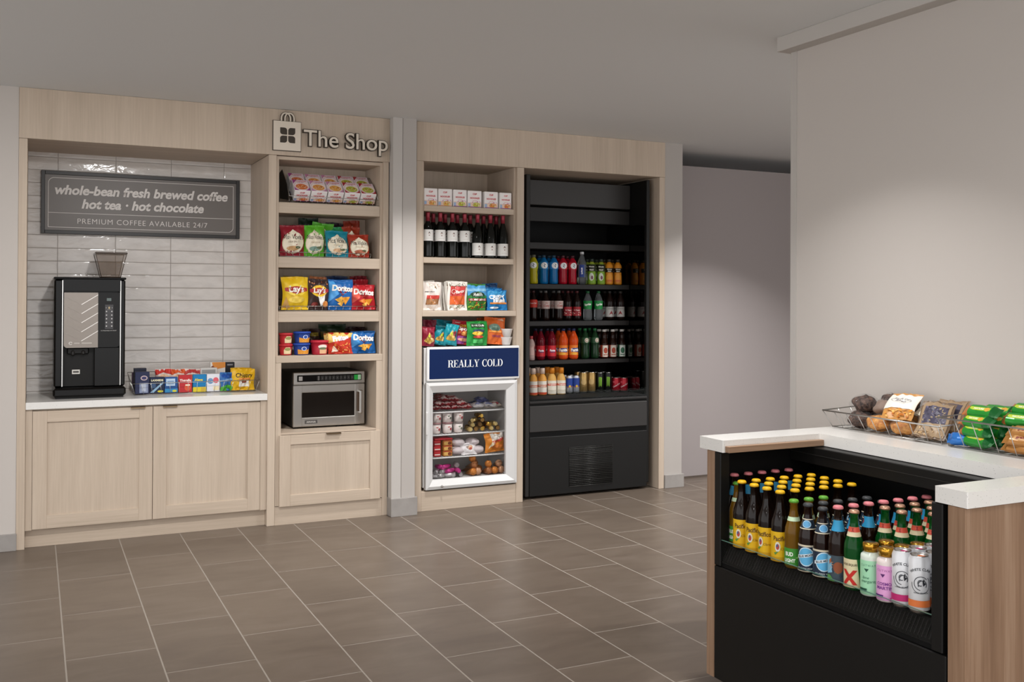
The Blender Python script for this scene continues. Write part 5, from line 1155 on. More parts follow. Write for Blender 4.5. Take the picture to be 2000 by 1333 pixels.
cooler_row(C4[2][0], 6.92, [(1042, ck, 'red labelled cola bottle, partly cut off at the cooler side', 2), (1066, dc, 'silver pink labelled cola bottle, beside the red labelled cola', 2), (1091, dc, 'silver pink labelled cola bottle, next to the maroon sodas', 2), (1109, dp, 'maroon labelled soda bottle, next to the diet cola', 2), (1127, dp, 'maroon labelled soda bottle, next to the lemon-lime soda', 2),
    (1148, sp_, 'clear soda bottle with a green label, next to the maroon sodas', 1), (1168, sp_, 'clear soda bottle with a green label, next to the silver labels', 1), (1191, gp, 'silver labelled dark soda bottle, next to the green label', 2), (1211, gp, 'silver labelled dark soda bottle, by the mirror panel', 2)])
G = 'drinks on the lower bottle shelf of the cooler'
fr = PRO('soda_bottle', '', G, 'soda', .036, .246, LQ('#6c0f1e'), '#23243a', .42, .02, [('txt', 'Fanta', .62, .55, .5, '#f4f0f4', dict(bold=.05)), ('rect', .4, .36, .85, .42, '#26306c')], (.12, .46), '#c8222e')
fo = PRO('soda_bottle', '', G, 'soda', .0385, .246, LQ('#d8501c', .1, .15), '#2a3054', .42, .02, [('poly', [(.1, .35), (.9, .3), (.85, .75), (.15, .7)], '#26408a'), ('txt', 'Fanta', .5, .54, .74, '#f6f2ec', dict(bold=.05, ang=.08)), ('ell', .4, .16, .3, .12, '#f2b03a')], (.14, .46), '#e8822a')
gd = PRO('soda_bottle', '', G, 'soda', .035, .246, LQ('#16331c', .06), '#1d6b3a', .42, .02, [('ell', .62, .5, .2, .42, '#cfc4b4'), ('ring', .62, .5, .14, .3, .25, '#7a4a3a')], (.52, .70), '#254a2e')
def white_top(label, c1, c2):
    return PRO('tea_bottle', label, G, 'tea', .031, .235, LQ('#241008', .06), '#d6d3ce', .56, .02, [('rect', .30, .02, .95, .98, c1), ('ell', .62, .55, .2, .25, c2), ('rect', .4, .15, .85, .22, c2)], (.05, .46), c2)
t1 = white_top('', '#d8cfc2', '#a8442e'); t2 = white_top('', '#d3dad4', '#2f6a4c')
wb = PRO('milk_bottle', '', G, 'juice', .028, .19, C('#b89a94', .35), '#b8484a', .5, .02, [('rect', .3, .2, .8, .8, '#d8b4ac')], (.1, .7), '#c2a39c')
cooler_row(C4[3][0], 6.925, [(1037, wb, 'small pale bottle, half hidden at the cooler side on the lower bottle shelf', 1), (1056, fr, 'dark red soda bottle, beside the small pale bottle', 2), (1078, fr, 'dark red soda bottle, next to the orange sodas', 2), (1101, fo, 'orange soda bottle, next to the dark red sodas', 2), (1121, fo, 'orange soda bottle, next to the green bottles', 2), (1142, gd, 'dark green soda bottle, next to the orange sodas', 2), (1162, gd, 'dark green soda bottle, next to the white-capped teas', 2),
    (1181, t1, 'white-capped rust labelled tea bottle, next to the green bottles', 2), (1197, t1, 'white-capped rust labelled tea bottle, next to the green labelled tea', 2), (1215, t2, 'white-capped green labelled tea bottle, by the mirror panel', 2)])
# cans and small bottles on the deck
G = 'cans and juices on the cooler deck'; DK = .746
def spot(u, v):
    p = PZ(u, v, DK); return p
oj1 = PRO('juice_bottle', '', G, 'carafe', .0355, .212, C('#e0a04a', .25), '#e2c9b8', .58, .04, [('rect', 0, .55, 1, .72, '#d8642c'), ('txt', 'Tropicana', .5, .63, .74, '#f6efe4', dict(bold=.03)), ('rect', 0, .0, 1, .16, '#d8502c')], (.03, .52), '#ece4d8')
oj2 = PRO('juice_bottle', '', G, 'carafe', .0355, .212, C('#d9a85a', .25), '#d8862a', .58, .04, [('rect', 0, .62, 1, .78, '#d8502c'), ('txt', 'Tropicana', .5, .70, .74, '#f6efe4', dict(bold=.03)), ('rect', .1, .2, .9, .3, '#cfc6b4')], (.03, .52), '#eae2d2')
def can(label, r, h, body, prims, top=ALU, gid=None):
    prof = [(r*.78, 0), (r*.86, .004), (r, .012), (r, h-.016), (r*.84, h-.003), (r*.86, h), (r*.78, h-.001), (r*.76, h-.005), (0, h-.005)]
    mb = MB(); bm = mk(body); mb.lathe(prof, 28, bm, mats=[ALU, ALU, bm, bm, top, ALU, ALU, ALU])
    o = tag(mb.build('drink_can', loc=(0, 0, 0), local=True), label, 'can', gid or G)
    if prims:
        q = MB(); decor(q, cyl_S(r, .014, h-.018, 2.6, -PI/2-.35), 2.6*r/(h-.032), prims, .0006, .1); q.build('label', o, local=True)
    q = MB(); q.box(-r*.22, r*.22, -r*.55, r*.1, h-.0048, h-.003, ALU, b=.0008); q.build('pull_tab', o, local=True)
    return {'o': o}
RB = can('', .0275, .143, pm('can silver blue', '#b7bcc6', .3, .7), [('poly', [(0, .38), (1, .44), (1, .98), (0, .98)], '#23408f'), ('poly', [(.2, .30), (.8, .36), (.8, .44), (.2, .38)], '#8a2a4a'), ('ell', .5, .40, .12, .09, '#d8b43a')])
GC = can('', .034, .166, pm('can gold', '#a98a55', .3, .75), [('rect', .35, .3, .65, .34, '#8a6a3a'), ('ell', .5, .55, .25, .16, '#bfa06a')])
MC = can('', .033, .160, pm('can black', '#101210', .3, .3), [('poly', [(.36, .85), (.44, .86), (.42, .3), (.37, .22)], '#7fb52a'), ('poly', [(.47, .87), (.55, .86), (.53, .25), (.48, .36)], '#7fb52a'), ('poly', [(.58, .85), (.66, .83), (.63, .22), (.59, .32)], '#7fb52a')])
RC = can('', .034, .115, pm('can red', '#a8182a', .28, .35), [('txt', 'Coca-Cola', .5, .5, .8, '#f0dcdc', dict(shear=.25, bold=.02, ang=.5)), ('ell', .2, .8, .1, .08, '#d8606c')])
deck = [(1041, 6.90, oj1, 'white and orange labelled juice bottle, cut off at the cooler side', 2), (1059, 6.90, oj1, 'white and orange labelled juice bottle, second from the cooler side', 2), (1078, 6.905, oj2, 'amber capped juice bottle, third from the cooler side', 2), (1096, 6.905, oj2, 'amber capped juice bottle, next to the blue cans', 2),
    (1112, 6.92, RB, 'slim blue and silver can, next to the juice', 2), (1125, 6.92, RB, 'slim blue and silver can, next to the gold cans', 2), (1139, 6.92, GC, 'tall gold can, next to the blue cans', 2), (1155, 6.92, GC, 'tall gold can, next to the black cans', 2), (1171, 6.92, MC, 'black can with green marks, next to the gold cans', 2), (1187, 6.92, MC, 'black can with green marks, next to the red cans', 2), (1203, 6.91, RC, 'short red can, next to the black cans', 2), (1218.5, 6.88, RC, 'short red can, by the mirror panel', 2)]
for u, y, pr, text, n in deck:
    for k in range(n):
        yy = y+.08*k; x = PY(u, 750, y).x; hd, _, tl = text.partition(', ')
        lb = text if k == 0 else '%s behind the one %s' % (hd, tl)
        if pr.get('used'): dup(pr['o'], (x, yy, DK), lb, (0, 0, .2*math.sin(u+k)))
        else: pr['o'].location = (x, yy, DK); pr['o']['label'] = lb; pr['used'] = True
# ================================================================ wire basket of sachets and boxes on the coffee counter
cz = .872; G = 'boxes and pouches in the coffee counter basket'
bx0, bx1, by0, by1 = .585, 1.345, 6.735, 7.02
wire_basket('wire_basket', 'chrome wire basket of boxes and pouches on the coffee counter', 'basket', bx0, bx1, by0, by1, cz, .078, .13, CHROME, 14, out=.022, r=.0024)
bz = cz+.008
def carton(label, u0, v0, u1, v1, y, d, col, prims, G=G, rz=0, z=None, cat='box'):
    zz = bz if z is None else z; um, vm = (u0+u1)/2, (v0+v1)/2
    xa, xb = PY(u0, vm, y).x, PY(u1, vm, y).x; hh = PY(um, v0, y).z-zz; w_ = xb-xa
    mb = MB(); mb.box(-w_/2, w_/2, 0, d, 0, hh, C(col, .4), b=.0015)
    decor(mb, lambda s, t, e: ((s-.5)*w_, -e, t*hh), w_/hh, prims, .0005)
    return tag(mb.build('carton', loc=((xa+xb)/2, y, zz), local=True, rot=(0, 0, rad(rz))), label, cat, G)
Q = lambda label, *a, **k: bag_px('snack_pouch', label, 'pouch', G, *a, **k)
carton('navy carton with a white oval, at the coffee machine end of the basket', 264, 727, 292, 768, 6.76, .05, '#1d2547', [('ell', .62, .72, .24, .11, '#c9b4b4'), ('ell', .62, .72, .18, .07, '#3a3a66'), ('rect', .3, .05, .9, .5, '#8a94b0'), ('rect', .45, .12, .75, .45, '#b4bccc')])
carton('dark navy carton behind, at the coffee machine end of the basket', 262, 720, 286, 768, 6.86, .06, '#12182e', [])
carton('clear-topped purple box standing in the back corner by the coffee machine', 258, 728, 270, 768, 6.93, .04, '#3a2238', [])
carton('black and blue carton with pale slanted band, second along the basket front', 293, 737, 321, 768, 6.765, .035, '#14233f', [('txt', 'LAXMEDS', .5, .80, .84, '#e4dcb8', dict(bold=.04)), ('poly', [(.0, .05), (.25, .05), (.95, .62), (.9, .7)], '#8fb4d0'), ('ell', .72, .12, .2, .07, '#d0c832'), ('rect', .08, .32, .4, .62, '#3a5578')])
carton('light and dark blue carton, third along the basket front', 322, 737, 347, 767, 6.765, .035, '#25538f', [('rect', .1, .45, .8, .9, '#b4cbe0'), ('rect', .2, .55, .7, .6, '#6a8ab0'), ('rect', .2, .7, .7, .76, '#6a8ab0'), ('rect', 0, .05, 1, .26, '#2f86b8'), ('ell', .75, .12, .18, .07, '#d0c832')])
carton('red carton with white lettering, fourth along the basket front', 349, 733, 375, 766, 6.765, .035, '#b82a30', [('txt', 'Theraflu', .5, .70, .86, '#f4e9e2', dict(bold=.03)), ('ell', .68, .28, .24, .2, '#d8583a'), ('rect', .5, .38, .85, .46, '#efe2c8')])
carton('blue and yellow carton, fifth along the basket front', 377, 732, 403, 766, 6.765, .035, '#1478b0', [('rect', 0, 0, 1, .28, '#d8c42a'), ('txt', 'Aleve', .42, .70, .62, '#e8d03a', dict(bold=.04)), ('rect', .6, .02, .9, .26, '#c9a83a')])
carton('white carton with a blue and a red circle, sixth along the basket front', 404, 731, 429, 763, 6.765, .04, '#dcdde4', [('ell', .28, .6, .22, .17, '#6f93b8'), ('ell', .70, .64, .22, .17, '#d8606c'), ('rect', .5, .06, .95, .3, '#e8d8b0')])
Q('blue and green pouch, between the white carton and the yellow pouch', 430, 728, 459, 765, 6.77, bz, .035, '#3a6fae', [('poly', [(0, .0), (1, .0), (1, .22), (.4, .34), (0, .2)], '#4fae32'), ('poly', [(0, .5), (1, .62), (1, .7), (0, .58)], '#8fb4dc'), ('ell', .5, .82, .4, .12, '#1f4fa0')], seed=200, waist=0)
Q('yellow pouch with a white square, at the oak panel end of the basket', 452, 722, 497, 766, 6.755, bz, .05, '#e0b01c', [('txt', 'Chicory', .52, .68, .72, '#2c241c', dict(bold=.02, sy=1.2)), ('rect', .32, .18, .76, .48, '#ece8e0'), ('ell', .54, .40, .12, .06, '#8a4a34'), ('rect', .3, .50, .8, .58, '#e08a4a')], seed=201, waist=.0, lean=3)
Q('yellow pouch standing behind the one with the white square', 449, 719, 490, 766, 6.83, bz, .04, '#d8a818', [], seed=202, waist=0)
for i, (u0, u1, n) in enumerate(((304, 335, 'beside the dark cartons'), (334, 362, 'middle of three'), (360, 392, 'beside the grey box'))):
    Q('red and white sachet leaning at the back of the basket, %s' % n, u0, 721, u1, 766, 6.90, bz, .035, '#e4d4cc', [('poly', [(0, .72), (.5, .84), (1, .74), (1, .98), (0, .98)], ('#c9382f', '#d85a2a', '#b83a38')[i]), ('ell', .5, .62, .36, .14, '#e8c2a0')], seed=203+i, waist=0)
carton('grey and white carton standing at the back of the basket', 391, 719, 424, 766, 6.90, .04, '#d5d3cf', [('rect', .1, .75, .9, .92, '#9a9a98')])
carton('tall orange and white carton at the back of the basket', 411, 708, 440, 766, 6.94, .05, '#e2ddd8', [('poly', [(.2, .72), (1, .80), (1, 1), (.1, 1)], '#d88a3c'), ('ell', .15, .82, .1, .05, '#7c3a2a')])
carton('tall black carton at the back of the basket', 440, 708, 458, 766, 6.945, .05, '#1d1d22', [('rect', .2, .88, .8, .93, '#8a8a90')])

# ================================================================ beers in the low cooler
BZ = .5817
AMB = pm('dark amber glass', '#120804', .08, spec=.3); GRN = pm('green bottle glass', '#0d5a22', .07, spec=.35, trans=.45, ior=1.3); LGRN = pm('olive green bottle', '#2c4a1c', .07, spec=.35, trans=.4, ior=1.3)
BUDG = pm('golden beer in clear glass', '#7c5812', .07, spec=.35, trans=.35, ior=1.3); BROWN = pm('brown bottle glass', '#190a05', .08, spec=.3)
LONG = [(.026, 0), (.0300, .003), (.0305, .010), (.0305, .128), (.0285, .145), (.021, .168), (.0155, .188), (.0132, .205), (.0126, .232), (.0142, .233), (.0142, .240), (.0126, .241)]
STUB = [(.026, 0), (.0300, .003), (.0305, .010), (.0305, .115), (.0285, .134), (.021, .158), (.0155, .178), (.0132, .190), (.0126, .214), (.0142, .215), (.0142, .222), (.0126, .223)]
SC_ = lambda p: [(r*1.025, z*1.025) for r, z in p]
LONG, STUB = SC_(LONG), SC_(STUB)
def beer(label, G, prof, glass, cap, bands):
    o = vessel('beer_bottle', label, 'beer bottle', G, prof, glass, 28)
    for nm, z0, z1, col, prims in bands: label_band(nm, o, prof, z0, z1, col, prims, a0=PI+.72, n=28, span=3.0)
    crown_cap(o, prof[-1][1]-.004, .0142, cap); return {'o': o}
YL = '#e0b216'
yb = beer('', 'beers with yellow caps', LONG, AMB, '#d9a818', [('label', .008, .112, YL, [('rect', 0, .0, 1, .16, '#c99a14'), ('txt', 'Pacifico', .5, .78, .56, '#6a4a14', dict(bold=.03, sy=1.3)), ('ell', .38, .5, .10, .17, '#dcd8c4'), ('ell', .38, .5, .06, .1, '#b0453a'), ('ell', .36, .54, .03, .05, '#3a5a8a'), ('txt', 'Clara', .62, .44, .26, '#7c5a1c', dict(shear=.3)), ('poly', [(.25, .3), (.42, .36), (.3, .22)], '#5a8a3a')])])
bl = beer('', 'light beers with green caps', STUB, BUDG, '#5a9a32', [('label', .012, .070, '#3c8a30', [('txt', 'BUD', .40, .66, .30, '#eef2e6', dict(bold=.04, sy=1.3)), ('txt', 'LIGHT', .42, .28, .42, '#eef2e6', dict(bold=.04, sy=1.2)), ('poly', [(.62, .45), (.95, .8), (.95, .4)], '#8fc46a')]), ('neck_label', .162, .176, '#c4dcb8', [])])
bm = beer('', 'wheat beers with black caps', STUB, BROWN, '#3a3c3e', [('label', .008, .098, '#1d2c40', [('rect', 0, .93, 1, 1, '#d8cdb4'), ('ell', .5, .56, .30, .36, '#d0e4f0'), ('ell', .5, .56, .27, .32, '#5fb0dc'), ('poly', [(.16, .46), (.84, .62), (.84, .74), (.16, .58)], '#e4eef4'), ('txt', 'BLUE MOON', .5, .60, .58, '#22323f', dict(bold=.03, ang=.22)), ('txt', 'BELGIAN WHITE', .5, .12, .62, '#cfd8dc', dict(bold=.02)), ('rect', 0, .0, 1, .035, '#d8cdb4')]), ('neck_label', .150, .184, '#22303f', [('ell', .5, .5, .24, .36, '#b8d4e6'), ('ell', .5, .5, .20, .30, '#5c9cc8'), ('rect', 0, .0, 1, .09, '#d8cdb4'), ('rect', 0, .91, 1, 1, '#d8cdb4')])])
dn = beer('', 'dark beers with pink caps', LONG, BROWN, '#d07a80', [('label', .010, .095, '#3c4a54', [('poly', [(0, .2), (.4, .35), (.35, .95), (0, .98)], '#7fb8d4'), ('specks', 16, .3, .2, .9, .9, .12, ['#a8603c', '#4a5a4a', '#c98a5a', '#2c3a4a'], 12), ('poly', [(.1, .0), (.5, .02), (.3, .24), (.05, .2)], '#5a9a4a'), ('ell', .6, .55, .16, .22, '#8a4c30')]), ('neck_label', .172, .207, '#2f92c0', [('poly', [(.0, .2), (.12, .5), (.0, .9)], '#b8343a')])])
xx = beer('', 'green beers with gold caps', LONG, GRN, pm('rose gold cap', '#c79a80', .3, .7), [('label', .010, .100, '#dcd0a8', [('poly', [(.72, 0), (1, 0), (1, 1), (.60, 1)], '#1e6a34'), ('poly', [(.10, .10), (.24, .10), (.62, .62), (.48, .62)], '#c22a22'), ('poly', [(.48, .10), (.62, .10), (.24, .62), (.10, .62)], '#c22a22'), ('txt', 'DOS EQUIS', .36, .80, .5, '#5a4a34', dict(bold=.02)), ('rect', 0, 0, 1, .08, '#cfc49c')]), ('neck_label', .170, .200, '#d8cba8', [('rect', 0, .48, 1, 1, '#c8503c'), ('poly', [(.36, .52), (.40, .52), (.50, .94), (.46, .94)], '#8c1c18'), ('poly', [(.46, .52), (.50, .52), (.40, .94), (.36, .94)], '#8c1c18')])])
CLEARG = pm('clear jar glass', '#dfe4dc', .07, spec=.35, trans=.3, ior=1.2); CAPG = pm('gold lid', '#b98a2e', .2, .9)
def jar(G, lab, mint):
    prof = [(.026, 0), (.030, .003), (.0305, .008), (.0305, .120), (.029, .128), (.022, .134), (.0215, .140)]
    o = vessel('drink_jar', '', 'bottle', G, prof, C('#e0d4d0' if not mint else '#d4ded2', .15), 28)
    label_band('label', o, prof, .006, .112, lab[0], lab[1], a0=PI+.72, n=28, span=3.0); screw_cap(o, .138, .0245, .026, CAPG, 'lid'); return {'o': o}
gj = jar('bottled cocktails with gold lids', ('#a4dcb4', [('txt', 'CUTWATER', .5, .86, .66, '#5a8a72', dict(track=1.3)), ('poly', [(.3, .76), (.46, .76), (.38, .66)], '#22503c'), ('txt', 'lime', .36, .50, .22, '#2f6a50', dict(shear=.2)), ('txt', 'margarita', .46, .38, .52, '#2f6a50', dict(shear=.2)), ('rect', .1, .12, .4, .18, '#22503c')]), True)
pj = jar('bottled cocktails with gold lids', ('#e2a4d4', [('txt', 'CUTWATER', .5, .86, .66, '#a05a98', dict(track=1.3)), ('poly', [(.3, .76), (.46, .76), (.38, .66)], '#5a2a68'), ('txt', 'COSMO', .42, .48, .48, '#7a3a8c', dict(bold=.02)), ('txt', 'MARTINI', .46, .36, .58, '#7a3a8c', dict(bold=.02)), ('rect', .1, .10, .4, .16, '#5a2a78'), ('rect', .6, 0, 1, .1, '#d0509c')]), False)
def seltzer(flav, name):
    r, h = .0305, .172; prof = [(.0235, 0), (.026, .004), (r, .012), (r, h-.016), (.0255, h-.003), (.026, h), (.0235, h-.001), (.023, h-.005), (0, h-.005)]
    wm = pm('can white', '#dcdde0', .32, .15); mb = MB(); mb.lathe(prof, 28, wm, mats=[ALU, ALU, wm, wm, ALU, ALU, ALU, ALU])
    o = tag(mb.build('drink_can', loc=(0, 0, 0), local=True), '', 'can', 'white seltzer cans')
    q = MB(); S = cyl_S(r, .014, h-.018, 3.0, PI+.72)
    pr = [('txt', 'WHITE CLAW', .5, .86, .78, '#2c2e33', dict(bold=.02, arc=.55)), ('ring', .5, .54, .30, .20, .06, '#33353a', PI*.95, PI*2.25), ('ring', .5, .56, .22, .15, .10, '#4a4c52', .6, 4.6), ('ring', .54, .53, .14, .10, .18, '#3c3e44', -.6, 3.6), ('ring', .48, .57, .09, .07, .3, '#5a5c62', 1.2, 5.2), ('poly', [(.48, .74), (.58, .66), (.54, .60), (.66, .56), (.56, .5), (.6, .64)], '#2c2e33'), ('txt', 'HARD SELTZER', .5, .36, .44, '#33353a', dict(bold=.01)), ('rect', .05, .06, .95, .20, flav), ('ell', .4, .13, .16, .05, '#f2f0ee' if False else flav)]
    decor(q, S, 3.0*r/(h-.032), pr, .0005, .1); q.build('label', o, local=True)
    q = MB(); q.box(-r*.22, r*.22, -r*.55, r*.1, h-.0048, h-.003, C(flav), b=.0008); q.build('pull_tab', o, local=True); return {'o': o}
s1 = seltzer('#b8286a', 'berry'); s2 = seltzer('#d8743c', 'peach'); s3 = seltzer('#b4c424', 'lime')
YR = lambda r: {1: 3.0795, 2: 3.0155}.get(r, 2.951-.0701*(r-3)+(.004 if r == 13 else 0))
def place(pr, x, y, rz, lb):
    if pr.get('used'): dup(pr['o'], (x, y, BZ), lb, (0, 0, rz))
    else: pr['o'].location = (x, y, BZ); pr['o'].rotation_euler = (0, 0, rz); pr['o']['label'] = lb; pr['used'] = True
FAR = {1: ('pink-capped dark beer, end row by the walnut panel', dn, (1, 2, 3, 4, 5)), 2: ('pale beer bottle with a green cap beside the yellow-capped rows', bl, (0,)),
    7: ('green-capped pale beer between yellow and black caps', bl, (0, 1, 2)), 8: ('black-capped wheat beer, row next to the green caps', bm, (0, 1, 2, 3, 4)), 9: ('black-capped wheat beer, row next to the blue necks', bm, (0, 1, 2, 3, 4)), 10: ('pink-capped blue-necked dark beer, middle row', dn, (0, 1, 2, 3, 4, 5, 6)),
    11: ('gold-capped green beer, row reaching the glass', xx, (0, 2, 3, 4, 5, 6)), 12: ('gold-capped green beer, row behind the mint jars', xx, (2, 3, 4, 5, 6)), 13: ('gold-capped green beer, row behind the pink jars', xx, (3, 4, 5, 6))}
for r in (3, 4, 5, 6): FAR[r] = ('yellow-capped dark beer, %s yellow row from the walnut panel' % NTH[r-3], yb, (0, 1, 2, 3, 4, 5))
for r, (txt, pr, idx) in sorted(FAR.items()):
    for i in idx:
        if r == 2: lb = txt
        else: lb = '%s, %s back from the glass' % (txt, NTH[i])
        place(pr, (2.4135 if r == 2 else 2.383)+.0675*i, YR(r), .25*math.sin(2.3*r+1.7*i), lb)
for i in (0, 1): place(gj, 2.383+.0675*i, YR(12), .15*i, 'mint green labelled cocktail jar with gold lid, %s back from the glass' % NTH[i])
for i in (0, 1, 2): place(pj, 2.383+.0675*i, YR(13), -.1*i, 'pink labelled cocktail jar with a gold lid, %s back from the glass' % NTH[i])
for c, (pr, y, fl) in enumerate(((s1, 2.192, 'magenta banded'), (s2, 2.1285, 'orange banded'), (s3, 2.0655, 'lime banded'))):
    for i in range(6): place(pr, (2.4125 if c == 2 else 2.382)+.0645*i, y, .2*math.sin(3*i+c), 'white seltzer can, %s column, %s back from the glass' % (fl, NTH[i]))
# ================================================================ wire baskets of snacks on the quartz counter
kz = .9784
def counter_basket(label, y0, y1, front_h, n):
    t = thing('wire_basket', label, 'basket', (3.10, (y0+y1)/2, kz)); xf, xb = 2.995, 3.205; zb = kz+.005; zt = kz+front_h
    mb = MB(); mb.tube([(xf, y0, zb), (xf, y1, zb), (xb, y1, zb), (xb, y0, zb)], .0026, DARKWIRE, closed=True)
    mb.tube([(xf-.035, y0-.012, zt), (xf-.035, y1+.02, zt), (xb+.012, y1+.02, zt+.012), (xb+.012, y0-.012, zt+.012)], .003, DARKWIRE, 8, closed=True); mb.build('rim', t)
    mb = MB()
    for i in range(n+1):
        f = i/n; y = y0+(y1-y0)*f; yt = y0-.012+(y1-y0+.032)*f
        mb.tube([(xf-.035, yt, zt), (xf, y, zb), (xb, y, zb), (xb+.012, yt, zt+.012)], .0018, DARKWIRE, 5)
    for k in (.33, .66): x = xf+(xb-xf)*k; mb.tube([(x-.02, y0-.012, zt+.004), (x, y0, zb), (x, y1, zb), (x-.02, y1+.02, zt+.004)], .0018, DARKWIRE, 5)
    mb.build('wire_mesh', t); return t
counter_basket('grey wire basket of wrapped bakery items at the open end of the quartz counter', 2.575, 3.125, .072, 9)
counter_basket('grey wire basket of snack bars, cut off by the picture edge', 1.78, 2.545, .106, 11)
bk = kz+.009
def at(u, v, x): return PX(u, v, x)
# wrapped muffins and pastries
FILM = pm("clear crinkled film", "#9a9a9a", .12, spec=.6, alpha=.07)
DK_ = pm('dark chocolate crumb', '#4a352b', .7); t_ = NT(DK_); v_ = t_.coord(); t_.l(t_.ramp(t_.noise(v_, 70, 4), [(.4, '#2a1a14'), (.65, '#6a5044')]), t_.p.inputs['Base Color']); t_.bump(t_.noise(v_, 75, 5), .9, .006); TAN = pm('golden pastry crust', '#c0803c', .6); t_ = NT(TAN); v_ = t_.coord(); t_.l(t_.ramp(t_.noise(v_, 60, 4), [(.35, '#a86428'), (.65, '#dca055')]), t_.p.inputs['Base Color']); t_.bump(t_.noise(v_, 120, 4), .5, .003)
def wrapped(name, label, cat, pos, r, inner, seed, rz=0, paper=None, filmk=1.07):
    o_ = MB(); o_.blob((0, 0, r[2]), r, inner, seed, .16, 26, rz)
    o = tag(o_.build(name, loc=pos, local=True), label, cat, 'wrapped bakery items in the basket')
    f = MB(); R = random.Random(seed); c, s = math.cos(rz), math.sin(rz); vs = []; n, m = 20, 9
    for j in range(m+1):
        th = PI*j/m
        for i in range(n):
            a = 2*PI*i/n; k = filmk*(1+.06*math.sin(7*a+seed+3*th)+.05*math.sin(11*a-2*seed)); st = 1+.5*abs(math.cos(a))**10*math.sin(th)
            x, y, z = r[0]*k*st*math.sin(th)*math.cos(a), r[1]*k*math.sin(th)*math.sin(a), r[2]*(1+.10*math.sin(5*a+seed))*1.1*math.cos(th)
            vs.append((x*c-y*s, x*s+y*c, max(.001, r[2]*1.08+z)))
    f.add(vs, [(j*n+i, (j+1)*n+i, (j+1)*n+(i+1) % n, j*n+(i+1) % n) for j in range(m) for i in range(n)], FILM, True); f.build('film_wrap', o, local=True)
    if paper:
        q = MB(); pw, pd, tl = paper
        q.xform(Matrix.Identity(4))
        g = []; nn = 8
        for jj in range(nn+1):
            for i_ in range(nn+1):
                sx, sy = (i_/nn-.5)*pw, (jj/nn-.5)*pd
                zz = r[2]*1.12+r[2]*1.12*math.sqrt(max(.02, 1-(sx/(r[0]*1.35))**2-(sy/(r[1]*1.35))**2))
                g.append((sx*c-sy*s, sx*s+sy*c, zz+.001))
        q.add(g, [(jj*(nn+1)+i_, jj*(nn+1)+i_+1, (jj+1)*(nn+1)+i_+1, (jj+1)*(nn+1)+i_) for jj in range(nn) for i_ in range(nn)], C('#e9e4d8', .4), True)
        q.build('paper_label', o, local=True)
    return o
p = at(1668, 806, 3.06)
wrapped('muffin', 'dark chocolate muffin in clear film, low at the open end of the basket', 'muffin', (3.055, 3.03, bk), (.05, .052, .032), DK_, 1)
wrapped('muffin', 'dark chocolate muffin in clear film, on top at the open end', 'muffin', (3.085, 3.035, bk+.060), (.05, .05, .034), DK_, 2)
wrapped('muffin', 'dark chocolate muffin in clear film, at the back by the wall end', 'muffin', (3.16, 3.03, bk+.02), (.045, .05, .036), DK_, 3)
wrapped('muffin', 'dark chocolate muffin in clear film, top of the heap near the wall', 'muffin', (3.15, 2.955, bk+.078), (.045, .045, .030), DK_, 4)
wrapped('muffin', 'dark chocolate muffin in clear film, beside the white labelled pastry', 'muffin', (3.15, 2.87, bk+.075), (.05, .045, .030), DK_, 5)
wrapped('pastry', 'golden pastry in film with a pale blue edge, low at the front', 'pastry', (3.05, 2.92, bk), (.05, .055, .030), TAN, 6)
wrapped('pastry', 'grey dusted muffin half in film, middle of the heap', 'pastry', (3.10, 2.94, bk+.056), (.042, .05, .03), pm('dusty crumb', '#8a7466', .7), 7)
wrapped('pastry', 'golden nut pastry in film, low under the white labelled packet', 'pastry', (3.055, 2.805, bk), (.048, .055, .028), TAN, 8)
wrapped('pastry', 'golden pastry under film, low by the wall', 'pastry', (3.15, 2.85, bk), (.045, .06, .034), TAN, 9)
wrapped('pastry', 'pale pastry packet leaning at the back by the wall', 'pastry', (3.16, 2.755, bk+.02), (.05, .055, .05), C('#e4dac4', .5), 10)
def leaning(name, label, cat, group, c, w_, h_, d_, col, prims, tilt, rz, seed):
    """soft pack with its print up, lying back at an angle; c = centre of its front bottom edge"""
    mb = bag_mb(w_, h_, d_, col, prims, seed, waist=.01, seal=.06, crumple=.005)
    mb.xform(Matrix.Rotation(rad(rz), 4, 'Z') @ Matrix.Rotation(rad(-tilt), 4, 'X')); zm = min(q[2] for q in mb.v); mb.xform(Matrix.Translation((0, 0, -zm)))
    return tag(mb.build(name, loc=c, local=True), label, cat, group)
GB = 'wrapped bakery items in the basket'
WH = [('rect', .0, .36, 1, .94, '#ece7dc'), ('txt', 'Prairie City', .5, .70, .5, '#4c4a66', dict(shear=.3)), ('txt', 'Bakery', .5, .62, .34, '#4c4a66', dict(shear=.3)), ('ring', .5, .645, .32, .09, .06, '#8a8898'), ('specks', 22, .08, .08, .92, .34, .05, ['#d8923c', '#b86a28', '#e8b464'], 5)]
leaning('pastry', 'cream labelled pastry packet with script lettering, leaning at the basket front', 'pastry', GB, (3.015, 2.815, bk+.052), .125, .15, .03, '#c08a4c', WH, 52, -72, 31)
leaning('pastry', 'cream paper-wrapped packet lying behind the script labelled one', 'pastry', GB, (3.10, 2.74, bk+.066), .13, .12, .03, '#e6dfcc', [('rect', .1, .2, .9, .8, '#eee8da')], 68, -84, 32)
BRWN = [('rect', .06, .04, .94, .96, '#9c8468'), ('rect', .14, .36, .86, .84, '#4a4658'), ('specks', 46, .16, .38, .84, .82, .035, ['#6a6478', '#9a8a70', '#3a3648'], 6), ('specks', 30, .12, .06, .88, .32, .03, ['#c4a47a', '#7c6248'], 7)]
leaning('cereal_treat', 'brown and dark blue foil treat packet standing slanted between the baskets', 'snack bar', GB, (3.00, 2.645, bk), .125, .185, .026, '#6e5a48', BRWN, 48, -70, 33)
